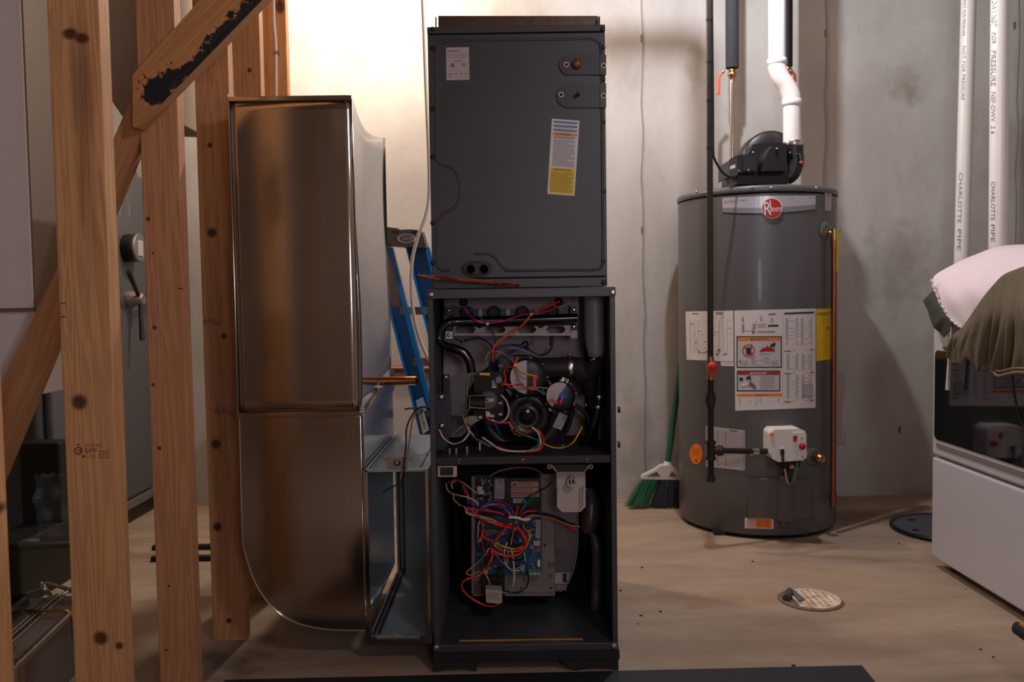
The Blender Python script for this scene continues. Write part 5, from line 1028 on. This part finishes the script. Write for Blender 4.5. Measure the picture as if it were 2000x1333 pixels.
# discharge pipe
a = vq+Vector((0, 0, -.028)); zb = P(1628, 990, 3.13).z
dpipe = build('discharge_pipe', MB().tube([a, Vector((vq.x, vq.y, zb))], .0108, 16, spline=False), COPPER, label='vertical copper discharge pipe on the right of the water heater', cat_='pipe')
for z_ in (a.z-.012, zb+.035): build('pipe_coupling', MB().cyl(Vector((vq.x, vq.y, z_-.014)), Vector((vq.x, vq.y, z_+.014)), .0132, n=16), COPPER, dpipe)
# document pouch hanging at the back right
mb = MB(); g = []
for i in range(9):
    g.append([P(1606+42*j/6+(4*math.sin(i) if j in (0, 6) else 0), 722+148*i/8+(8 if j == 6 else 0)*(1-i/8), 3.36+.012*math.sin(j*1.1+i*.5)) for j in range(7)])
dp_ = build('document_pouch', MB().grid(g), mat('pouch_film', 'c7bcc4', .2, 0, alpha=.45), wh, solid=.001)
build('pouch_paper', MB().pxp([(1622, 735), (1647, 728), (1643, 855), (1622, 860)], 3.385, 3.388), mat('pouch_pink', 'a97f83', .5, 0, .3, 20), dp_)
# ---- vent blower on the tank
bl = build('blower_base', MB().pxp([(1442, 334), (1538, 332), (1541, 359), (1440, 360)], 3.14, 3.38), BLACK, wh, bevel=.004)
build('fan_scroll', MB().lathe([(.105, 0), (.112, .01), (.112, .09), (.10, .10), (.06, .104), (.0001, .104)], P(1492, 320, 3.37), (0, -1, 0), 40), mat('scroll_black', '232327', .38), wh)
build('fan_scroll_face', MB().pxp([(1470, 283), (1483, 280), (1525, 278), (1536, 282), (1538, 333), (1480, 335), (1462, 300)], 3.2, 3.27), BLACK, wh, bevel=.004)
jb2 = build('blower_box', MB().pxp([(1424, 313), (1438, 304), (1480, 299), (1480, 336), (1440, 338), (1424, 346)], 3.10, 3.26), BLACK, wh, bevel=.004)
build('box_cover', MB().pxp([(1451, 303), (1478, 301), (1478, 333), (1452, 334)], 3.092, 3.102), mat('box_black', '24242c', .35), jb2, bevel=.002)
build('box_end', MB().pxp([(1424, 315), (1439, 306), (1441, 342), (1425, 346)], 3.094, 3.102), mat('end_grey', '3a3936', .5), jb2)
p = Print(SY(3.094)); p.quad([(1426, 325), (1436, 321), (1436, 328), (1426, 331)], PAPER, .0008); p.done('box_sticker', jb2)
for x, y in ((1443, 334), (1471, 298), (1462, 333)): build('box_screw', MB().ball(P(x, y, 3.092), .004, 8), STEEL, jb2)
mc = build('motor_cover', MB().pxp([(1487, 335), (1492, 315), (1500, 295), (1508, 285), (1518, 281), (1528, 286), (1534, 300), (1540, 333)], 3.08, 3.2), BLACK, wh, bevel=.007, bseg=3)
build('cover_slot', MB().pxb(1515.5, 1520, 293, 303, 3.074, 3.082), BLACKG, mc, bevel=.001); build('slot_screw', MB().ball(P(1517.5, 291, 3.076), .004, 8), STEEL, mc)
oe = build('outlet_elbow', MB().tube([P(1536, 350, 3.24), P(1546, 338, 3.24), P(1552, 318, 3.24), P(1551, 300, 3.24), P(1550, 278, 3.24)], [.026, .032, .034, .0345, .0355], 22), BLACK, wh)
build('vent_clamp', MB().lathe([(.0365, -.010), (.0375, -.008), (.0375, .008), (.0365, .010)], P(1550, 281, 3.24), (0, 0, 1), 28), STEEL, oe); build('clamp_screw', MB().cyl(P(1565, 281, 3.22), P(1571, 281, 3.22), .006, n=10), STEEL, oe)
build('hose_barb', MB().tube([P(1562, 300, 3.21), P(1565, 315, 3.20), P(1565, 320, 3.20)], .006, 8), BLACK, oe); build('barb_cap', MB().ball(P(1565, 318, 3.20), .0085, 10), mat('cap_red', 'a84830', .4), oe)
for x, y in ((1543, 299), (1556, 302)): build('outlet_screw', MB().ball(P(x, y, 3.206), .0055, 8), mat('blue_steel', '5a6a86', .25, .8), oe)
cd_ = [P(x, y, Y) for x, y, Y in ((1437, 347, 3.08), (1425, 346, 3.05), (1412, 338, 3.02), (1403, 325, 2.99), (1396, 312, 2.965), (1393, 295, 2.955), (1392.5, 200, 2.95), (1391, 60, 2.95), (1390, -60, 2.95))]
build('power_cord', MB().tube(cd_, .0042, 8), BKW, label='black blower power cord climbing beside the gas pipe', cat_='cord')
build('blue_ring', MB().lathe([(.014, 0), (.018, .006), (.014, .012)], P(1422, 352, 3.3), (0, 0, 1), 16), mat('bright_blue', '1f6fd0'), wh)
build('gas_tag', MB().pxb(1419, 1423, 353, 360, 3.28, 3.281), PAPERG, wh)
# ---- white PVC vent
vp = thing('vent_pipe', P(1546, 276, 3.24), 'white PVC vent pipe with double elbow above the water heater', 'pipe')
build('lower_length', MB().tube([P(1546.5, 279, 3.24), P(1546.5, 195, 3.24)], .0322, 28, spline=False), PVC, vp)
build('offset_elbow', MB().tube([P(1546.5, 206, 3.24), P(1545, 188, 3.24), P(1536, 168, 3.24), P(1524, 150, 3.24), P(1518, 132, 3.24), P(1517.5, 118, 3.24)], [.034, .0345, .033, .0335, .034, .0345], 26), PVC, vp)
for x, y in ((1546.5, 201), (1517.5, 121)): build('elbow_socket', MB().lathe([(.033, -.012), (.0365, -.010), (.0365, .010), (.033, .012)], P(x, y, 3.24), (0, 0, 1), 28), PVC, vp)
a = P(1517.5, 122, 3.24); build('upper_length', MB().tube([a, Vector((a.x, a.y, 2.45))], .0318, 28, spline=False), PVC, vp)
# ---- insulated water lines
FOAM = mat('pipe_foam', '2e3038', .85, 0, .15, 40, .3, 200); FLEX = mat('flex_steel', 'c8bdb0', .22, 1)
def line(x, y0, Y, rad, foam_end, label, flexx, lever, zb):
    t_ = thing('water_line', P(x, foam_end, Y), label, 'pipe', 'insulated water lines')
    a = P(x, foam_end, Y); build('foam_sleeve', MB().tube([a, Vector((a.x, a.y, 2.45))], rad, 18, spline=False), FOAM, t_)
    build('valve_body', MB().lathe([(.012, 0), (.014, -.006), (.014, -.016), (.018, -.02), (.018, -.032), (.012, -.036), (.012, -.05)], a, (0, 0, 1), 12), BRASS, t_)
    n = 46; prof = [(.0098+(.0012 if k % 2 else 0), -(.05+k*(a.z-.05-zb)/n)) for k in range(n+1)]
    build('flexible_connector', MB().lathe(prof, a, (0, 0, 1), 12), FLEX, t_)
    lv = [P(px, py, Y-.03) for px, py in lever]
    build('lever_handle', MB().tube(lv, [.0045, .006, .006], 8, spline=False), mat('lever_orange', 'e8642a', .45), t_)
    build('lever_nut', MB().ball(lv[0], .008, 8), STEEL, t_)
line(1430, 0, 3.47, .0262, 133, 'black foam-wrapped water line with long orange lever, left of the vent', 1426, [(1412, 140), (1404, 150), (1403, 185)], zt+.005)
line(1539, 0, 3.50, .0185, 130, 'thin foam-wrapped water line half hidden behind the white vent', 1527, [(1545, 138), (1552, 146), (1553, 160)], zt+.005)
# ---- black iron gas line
IRON = mat('black_iron', '34302f', .42, .5, .2, 20, .1, 200); IROND = mat('dark_iron', '1e1c22', .5, .3)
YG = 2.95; gx = P(1387, 500, YG).x
gp = thing('gas_pipe', P(1391, 940, YG), 'black iron gas pipe with red valve in front of the water heater', 'pipe')
zz = lambda y: P(1390, y, YG).z
build('riser', MB().tube([(gx, YG, zz(700)), (gx, YG, 2.235)], .0105, 14, spline=False), IRON, gp)
build('top_run', MB().tube([(gx, YG, 2.235), (gx-.7, YG, 2.25)], .0125, 14, spline=False), IRON, gp)
build('top_tee', MB().tube([(gx, YG, 1.97), (gx, YG, 2.06)], .018, 14, spline=False), STEEL, gp)
for y in (38, 120, 196, 289): build('tape_band', MB().cyl((gx, YG, zz(y)-.004), (gx, YG, zz(y)+.004), .0118, n=14), IROND, gp)
build('union', MB().cyl((gx, YG, zz(707)), (gx, YG, zz(697)), .013, n=8), BRASS, gp)
build('valve_body', MB().cyl((gx, YG, zz(742)), (gx, YG, zz(704)), .0135, n=12), BRASS, gp)
build('valve_handle', MB().lathe([(.0165, 0), (.0165, .006), (.012, .012), (.0001, .014)], (gx+.004, YG-.013, zz(716)), (0, -1, 0), 20).pxp([(1385, 718), (1397, 718), (1395, 737), (1387, 737)], YG-.022, YG-.014), mat('valve_red', 'c62a30', .4), gp)
build('riser', MB().tube([(gx, YG, zz(930)), (gx, YG, zz(740))], .0105, 14, spline=False), IROND, gp)
for y0, y1, r in ((765, 770, .014), (771, 790, .019), (791, 798, .014)): build('union_nut', MB().cyl((gx, YG, zz(y1)), (gx, YG, zz(y0)), r, n=8), IRON, gp)
build('tee', MB().cyl((gx, YG, zz(897)), (gx, YG, zz(862)), .0155, n=14).cyl((gx, YG, zz(881)), (gx+.035, YG, zz(881)), .0145, n=14), IRON, gp)
for y in (864, 896): build('tee_rim', MB().cyl((gx, YG, zz(y)-.004), (gx, YG, zz(y)+.004), .0185, n=14), IRON, gp)
build('drip_cap', MB().cyl((gx, YG, zz(941)), (gx, YG, zz(928)), .0155, n=8), IRON, gp)
b = P(1507, 882, 3.03); build('branch', MB().tube([(gx+.03, YG, zz(881)), b], .0105, 14, spline=False), IRON, gp)
build('branch_coupling', MB().cyl(P(1468, 883, 2.997), P(1480, 883, 3.003), .014, n=14), STEEL, gp); build('branch_nut', MB().cyl(P(1402, 881, 2.955), P(1410, 881, 2.96), .0185, n=8), IRON, gp)
# ================================================================== BROOM
br = thing('broom', PZ(1280, 991), 'angled broom with green handle standing left of the water heater', 'broom'); YBm = PZ(1270, 991).y-.01
a = P(1303, 912, YBm); build('handle', MB().tube([a, P(1309, 870, YBm+.008), P(1322, 770, YBm+.03), P(1345, 590, YBm+.07)], .0125, 14, spline=False), mat('broom_green', '1d5a48', .4), br)
build('ferrule', MB().tube([P(1302, 916, YBm), P(1304, 902, YBm)], [.02, .014], 14, spline=False), WHITE, br)
hd = MB(); hd.pxp([(1252, 937), (1256, 930), (1278, 920), (1292, 910), (1312, 910), (1324, 920), (1327, 930), (1327, 938)], YBm-.02, YBm+.02); build('head', hd, mat('broom_white', 'd2c8c0', .45), br, bevel=.006)
for pts in ([(1264, 931), (1283, 922), (1290, 931)], [(1307, 931), (1312, 921), (1322, 931)]): build('head_opening', MB().pxp(pts, YBm-.0215, YBm-.018), mat('opening_dark', '5a4a42', .7), br)
rnd = random.Random(3); mg, mk = MB(), MB()
for k in range(190):
    u = rnd.random(); v = rnd.uniform(-.02, .02); x0 = 1254+72*u; x1 = 1219+108*u; yb = 988+3*u+rnd.uniform(-1.5, 1.5)
    a = P(x0, 936, YBm+v); b = P(x1+rnd.uniform(-2, 2), yb, YBm+v*1.7); b.z = max(b.z, .002); (mg if x1 < 1268+rnd.uniform(-4, 4) else mk).tube([a, (a+b)/2+Vector((0, rnd.uniform(-.004, .004), 0)), b], .0022, 4, spline=False)
build('green_bristles', mg, mat('bristle_green', '1f7048', .5), br, kind='stuff'); build('grey_bristles', mk, mat('bristle_grey', '3c3d44', .5), br, kind='stuff')
# ================================================================== WHITE PIPES BEHIND THE DRYER
def pvc(x0, x1, Y, r, label, words):
    a = P(x0, 0, Y); b = P(x1, 500, Y); d = (a-b)/(a.z-b.z); top_ = b+d*(2.45-b.z); bot_ = b+d*(0-b.z)
    o = build('drain_pipe', MB().tube([bot_, top_], r, 24, spline=False), PVC, label=label, cat_='pipe', group='white pipes behind the dryer')
    def S(x, y, h):
        z = P(x, y, Y-r).z; c = b+d*(z-b.z); return PC(x, y, (c.x, c.y), r+.0006+h)
    p = Print(S)
    for (xa, xb, ya, yb, sh, t_) in words: p.text([(xb, ya), (xb-sh, yb), (xa-sh, yb), (xa, ya)], t_, INKG, .0003)
    p.done('pipe_print', o)
pvc(1892, 1878.5, 3.45, .0285, 'thinner-looking left one of two white pipes behind the dryer', ((1882, 1887.5, 0, 70, 2, 'NOT FOR PRESSURE'), (1880, 1886, 90, 196, 3, 'NOT FOR PRESSURE'), (1873, 1880, 337, 436, 3, 'CHARLOTTE'), (1870, 1877, 448, 490, 1, 'PIPE')))
pvc(1953.5, 1949, 3.02, .0302, 'right one of two white pipes, rising from the pink laundry', ((1937, 1947, 2, 52, 1, 'DWV NOT'), (1937, 1945, 64, 86, 0, 'FOR'), (1936, 1945, 99, 168, 1, 'PRESSURE'), (1936, 1944, 180, 262, 1, 'NSF-DWV  2 6'), (1936, 1943.5, 355, 431, 1, 'CHARLOTTE'), (1935, 1942.5, 439, 473, 0, 'PIPE')))
# ================================================================== DRYER AND LAUNDRY
XD = 1.37; YD0, YD1 = 2.06, PX(1820, 900, XD).y
zl0, zl1 = PX(1820, 1088, XD).z, PX(1820, 892, XD).z; zu = PX(1820, 887, XD).z; DT = .943
DW = mat('dryer_white', 'c0c1cc', .3, coat=.2)
dr = thing('dryer', (XD+.36, (YD0+YD1)/2, 0), 'white front-load dryer with dark glass door under the laundry', 'dryer')
build('cabinet', MB().box(XD+.02, XD+.70, YD0+.005, YD1-.005, .03, DT-.01), DW, dr, bevel=.006)
build('lower_panel', MB().box(XD, XD+.03, YD0, YD1, zl0, zl1), DW, dr, bevel=.008, bseg=3)
build('upper_panel', MB().box(XD, XD+.03, YD0, YD1, zu, DT), DW, dr, bevel=.008, bseg=3)
build('top_panel', MB().box(XD+.01, XD+.70, YD0, YD1, DT-.012, DT), DW, dr, bevel=.005)
for yy in (YD0+.06, YD1-.06): build('foot', MB().cyl((XD+.06, yy, .001), (XD+.06, yy, .04), .022, n=14), BLACK, dr)
for yy in (YD0+.06, YD1-.06): build('foot', MB().cyl((XD+.62, yy, .001), (XD+.62, yy, .04), .022, n=14), BLACK, dr)
g0, g1 = PX(1828, 857, XD), PX(1828, 684, XD); ydn = g0.y; yd1 = YD0+.05
def rr(y0, y1, z0, z1, r, X):
    pts = []
    for cy_, cz_, a0 in ((y1-r, z1-r, 0), (y0+r, z1-r, 90), (y0+r, z0+r, 180), (y1-r, z0+r, 270)):
        for k in range(5): t = math.radians(a0+k*22.5); pts.append((X, cy_+r*math.cos(t), cz_+r*math.sin(t)))
    return pts
dg = build('door_glass', MB().prism(rr(yd1, ydn, g0.z, g1.z, .018, XD-.006), (.008, 0, 0)), mat('dark_glass', '0c0d12', .06, coat=.5), dr, bevel=.002)
build('door_rim', MB().prism(rr(yd1-.005, ydn+.006, g0.z-.014, g1.z+.008, .02, XD-.003), (.006, 0, 0)), DW, dr, bevel=.002)
build('handle_groove', MB().box(XD-.004, XD+.002, yd1, ydn-.01, g0.z-.026, g0.z-.012), mat('groove_grey', '7a7678', .5), dr)
def drape(cols, nfold, amp, m_, name, parent=None, kinks=0, sharp=0, **kw):
    cs = [cat([PX(x, y, X) if isinstance(X, float) else Vector(X) for x, y, X in c], 6) for c in cols]; n = len(cs[0]); rows = []
    for j in range(n): rows.append(cat([c[j] for c in cs], 14))
    g = []
    for j, r_ in enumerate(rows):
        t = j/(n-1); row = []
        for i, q in enumerate(r_):
            u = i/(len(r_)-1); ph = 2*math.pi*nfold*(u+.05*math.sin(3*t+4*u)+.09*t*sharp)
            w_ = math.sin(ph); w_ = (1-2*abs(math.sin(ph/2+.4)))*sharp+w_*(1-sharp)+.35*math.sin(ph*2.3+t*5); fade = (1-t)**.5*(.75+.35*math.sin(9*u+2))
            row.append(q+Vector((-amp*w_*fade, amp*.5*math.cos(ph*.7)*fade, -kinks*(1-t)**3*math.sin(ph*.9))))
        g.append(row)
    return build(name, MB().grid(g), m_, parent, solid=.003, sub=1, **kw)
pk = [[(1880, 642, 1.335), (1857, 622, 1.335), (1838, 592, 1.335), (1823, 549, 1.35), (1846, 527, 1.395), (1895, 508, 1.475), (1905, 545, 1.505)],
      [(1925, 668, 1.335), (1905, 625, 1.325), (1882, 570, 1.33), (1872, 527, 1.40), (1892, 507, 1.46), (1925, 495, 1.525), (1932, 545, 1.55)],
      [(1965, 690, 1.335), (1952, 630, 1.32), (1930, 560, 1.335), (1918, 508, 1.44), (1935, 491, 1.525), (1955, 486, 1.575), (1962, 545, 1.6)],
      [(2010, 700, 1.335), (2000, 630, 1.32), (1985, 545, 1.35), (1970, 492, 1.48), (1985, 482, 1.595), (2000, 484, 1.64), (2005, 545, 1.67)],
      [(2070, 720, 1.335), (2060, 640, 1.32), (2055, 545, 1.35), (2040, 490, 1.50), (2050, 482, 1.66), (2060, 484, 1.72), (2064, 545, 1.77)],
      [(2130, 730, 1.335), (2120, 640, 1.325), (2115, 550, 1.36), (2105, 495, 1.52), (2110, 490, 1.68), (2120, 490, 1.8), (2122, 545, 1.86)]]
PKM = mat('pink_cotton', 'e2d5df', .85, 0, .05, 6, .15, 120)
pks = drape(pk, 2.6, .006, PKM, 'bed_sheet', label='pale pink sheet draped over the dryer top', cat_='laundry')
hem = [PX(x, y, 1.331) for x, y in ((1822, 548), (1826, 562), (1833, 577), (1838, 592), (1848, 607), (1857, 621), (1868, 632), (1880, 641))]
mb = MB()
for i in range(len(hem)-1):
    for k in range(3):
        q = hem[i].lerp(hem[i+1], k/3); mb.ball(q+Vector((-.004, 0, .002*math.sin(i*3+k*2))), .0055, 6, sc=(.8, 1.2, .8+.3*math.sin(k*2+i)))
build('frilled_hem', mb, PKM, pks)
ol = [[(1846, 678, 1.31), (1852, 668, 1.31), (1858, 658, 1.312), (1866, 650, 1.318)],
      [(1852, 700, 1.30), (1862, 680, 1.30), (1870, 660, 1.30), (1880, 640, 1.318)],
      [(1866, 714, 1.298), (1874, 684, 1.295), (1890, 645, 1.295), (1904, 606, 1.315)],
      [(1887, 702, 1.298), (1895, 668, 1.29), (1908, 625, 1.29), (1922, 580, 1.315)],
      [(1908, 722, 1.298), (1912, 680, 1.285), (1925, 620, 1.285), (1942, 556, 1.318)],
      [(1932, 713, 1.298), (1934, 670, 1.285), (1945, 610, 1.285), (1960, 538, 1.33)],
      [(1950, 737, 1.295), (1955, 680, 1.282), (1965, 610, 1.282), (1982, 528, 1.34)],
      [(1985, 730, 1.295), (1987, 670, 1.28), (1994, 600, 1.28), (2005, 520, 1.35)],
      [(2030, 738, 1.295), (2030, 670, 1.28), (2036, 600, 1.28), (2040, 514, 1.36)],
      [(2080, 740, 1.295), (2080, 670, 1.285), (2085, 600, 1.285), (2090, 512, 1.37)]]
OLM = mat('olive_cotton', '5f5745', .85, 0, .16, 10, .7, 34)
ols = drape(ol, 7.5, .017, OLM, 'olive_garment', kinks=.006, sharp=.75, label='olive brown garment hanging in folds over the dryer door', cat_='laundry')
build('hem_band', MB().tube([PX(x, y, 1.285) for x, y in ((1940, 726), (1950, 735), (1968, 731), (1985, 728), (2005, 729), (2030, 732))], .005, 8), mat('olive_hem', '6e5c45', .85), ols)
build('hem_band', MB().tube([PX(x, y, 1.287) for x, y in ((1938, 718), (1952, 726), (1985, 720), (2030, 724))], .004, 8), mat('olive_hem', '6e5c45'), ols)
gn = [[(1806, 586, 1.345), (1814, 578, 1.345), (1825, 566, 1.35)], [(1811, 606, 1.335), (1824, 596, 1.33), (1840, 588, 1.345)], [(1828, 640, 1.335), (1842, 622, 1.33), (1856, 618, 1.34)], [(1843, 660, 1.34), (1852, 648, 1.335), (1862, 636, 1.34)]]
drape(gn, 2, .004, mat('dark_green_cotton', '3b4034', .85, 0, .1, 10), 'green_garment', label='dark green garment corner poking out under the pink sheet', cat_='laundry')
build('drawstring', MB().tube([PX(x, y, 1.335) for x, y in ((1858, 640), (1855, 690), (1853, 725), (1851, 762))], [.002, .005, .006, .007], 8), mat('white_cotton', 'd0c8cc', .8), label='white drawstring dangling in front of the dark dryer door', cat_='drawstring')
build('black_cord', MB().tube([PX(x, y, 1.345) for x, y in ((1978, 720), (1979, 752), (1985, 790), (1998, 830), (2020, 860))], .003, 8), BKW, label='thin black cord hanging across the dryer door', cat_='cord')
# ================================================================== FLOOR THINGS
sm = thing('sump_lid', (1.643, 3.16, 0), 'dark blue-grey round sump lid on the floor behind the dryer', 'lid')
build('lid_disc', MB().lathe([(.19, .002), (.19, .010), (.18, .012), (.0001, .013)], (1.643, 3.16, 0), n=48), mat('lid_grey', '4a5058', .5, 0, .15, 10), sm)
build('lid_rim', MB().lathe([(.19, .001), (.205, .003), (.205, .013), (.196, .016), (.19, .010)], (1.643, 3.16, 0), n=48), BLACK, sm)
for x, y in ((1781, 1016), (1788, 1036)): q = PZ(x, y, .013); build('lid_slot', MB().box(q.x-.012, q.x+.012, q.y-.006, q.y+.006, .0125, .016), BLACK, sm, bevel=.002)
c = PZ(1583, 1173); fd = thing('floor_drain', (c.x, c.y, 0), 'rusty white perforated floor drain cover in the concrete', 'drain')
RUSTW = mat('rusty_enamel', 'd8d2ca', .55, 0, .5, 26, .2, 80, col2='b07c48')
build('drain_ring', MB().lathe([(.084, .001), (.093, .001), (.090, .004), (.087, .004), (.085, .002)], c, n=48), mat('drain_iron', '7d7166', .7, .3, .3, 30), fd)
build('drain_well', MB().lathe([(.085, .0008), (.0001, .0009)], c, n=40), BLACK, fd)
pts = [(c.x+.0845*math.cos(t), c.y+.0845*math.sin(t), .003) for t in [math.radians(a_) for a_ in range(-128, 129, 8)]]
cv = build('drain_cover', MB().prism(pts, (0, 0, .004)), RUSTW, fd)
rnd = random.Random(8)
for i in range(-3, 5):
    for j in range(-4, 5):
        x = i*.018+.012; y = j*.017+(.008 if i % 2 else 0)
        if math.hypot(x, y) < .07: build('drain_hole', MB().lathe([(.0042, 0), (.0001, .0002)], (c.x+x, c.y+y, .0072), n=8), mat('hole_rust', '7a6550', .8), cv)
build('drain_tube', MB().tube([(c.x-.075, c.y-.01, .010), (c.x-.058, c.y+.02, .012), (c.x-.045, c.y+.05, .010)], .011, 10), mat('tube_dark', '4a4440', .5), fd)
build('drain_gasket', MB().prism([(c.x-.045, c.y+.065, .006), (c.x-.03, c.y+.06, .006), (c.x-.025, c.y-.02, .006), (c.x-.045, c.y-.035, .006), (c.x-.042, c.y+.01, .006)], (0, 0, .006)), mat('gasket_blue', '5a6478', .5), fd)
q = [PZ(440, 1334), PZ(1683, 1305.5), PZ(1740, 1375), PZ(380, 1420)]
build('floor_mat', MB().prism([(a_.x, a_.y, .0008) for a_ in (q[0], q[3], q[2], q[1])], (0, 0, .006)), mat('mat_navy', '1a1e28', .6, 0, .3, 14), bevel=.002, label='dark navy rubber mat on the floor in front of the furnace', cat_='mat')
# wooden dolly peeking in at bottom right
dl = thing('furniture_dolly', (1.3, 1.8, 0), 'wooden dolly corner with black caster at the bottom right edge', 'dolly')
a = P(1990, 1220, 1.885); zz_ = a.z
pts = [(a.x+.012, 1.9, zz_), (a.x, 1.885, zz_), (a.x, 1.80, zz_), (a.x+.03, 1.76, zz_), (a.x+.4, 1.62, zz_), (a.x+.4, 1.9, zz_)]
build('deck', MB().prism(pts, (0, 0, -.03)), wood('dolly_wood', 'b07a34', '6a4218', 'X'), dl, bevel=.006)
build('deck_edge', MB().tube([(p_[0]-.004, p_[1], p_[2]-.012) for p_ in pts[:5]], .012, 8, spline=False), RUB, dl)
for ox, oy in ((.09, 1.79), (.33, 1.78)):
    cw = build('caster_wheel', MB().lathe([(.03, -.012), (.037, -.01), (.037, .01), (.03, .012)], (a.x+ox, oy, .0375), (0, 1, 0), 24), RUB, dl)
    build('caster_fork', MB().box(a.x+ox-.014, a.x+ox+.014, oy-.02, oy+.02, .06, zz_-.03), BLACK, cw)
# crumbs on the concrete
rnd = random.Random(12); mb = MB()
for x, y in ((1756, 1063), (1290, 1196), (1252, 1204), (1246, 1220), (1886, 1152), (1915, 1270), (1940, 1285), (1550, 1302), (1254, 1110), (1470, 1098), (1345, 1025), (1212, 1155)):
    q = PZ(x, y); s_ = rnd.uniform(.002, .004); mb.ball((q.x, q.y, s_*.5), s_, 6, sc=(1.6, 1, .7))
build('floor_debris', mb, mat('crumb', '3a2c24', .9), loc=(0, 0, 0), kind='stuff', label='scattered dark crumbs on the concrete floor', cat_='debris')

tbg = thing('tool_bag', (-.40, 1.40, .008), 'black round tool bag with red patch mirrored low in the duct boot', 'bag')
build('bag_body', MB().lathe([(.12, 0), (.14, .03), (.135, .09), (.10, .15), (.05, .175), (.0001, .18)], (-.40, 1.40, .008), n=24), RUB, tbg)
build('bag_patch', MB().ball((-.44, 1.47, .15), .042, 12), mat('patch_red', 'd02018', .5), tbg)
for o in bpy.data.objects:
    if '_L' in o: del o['_L']
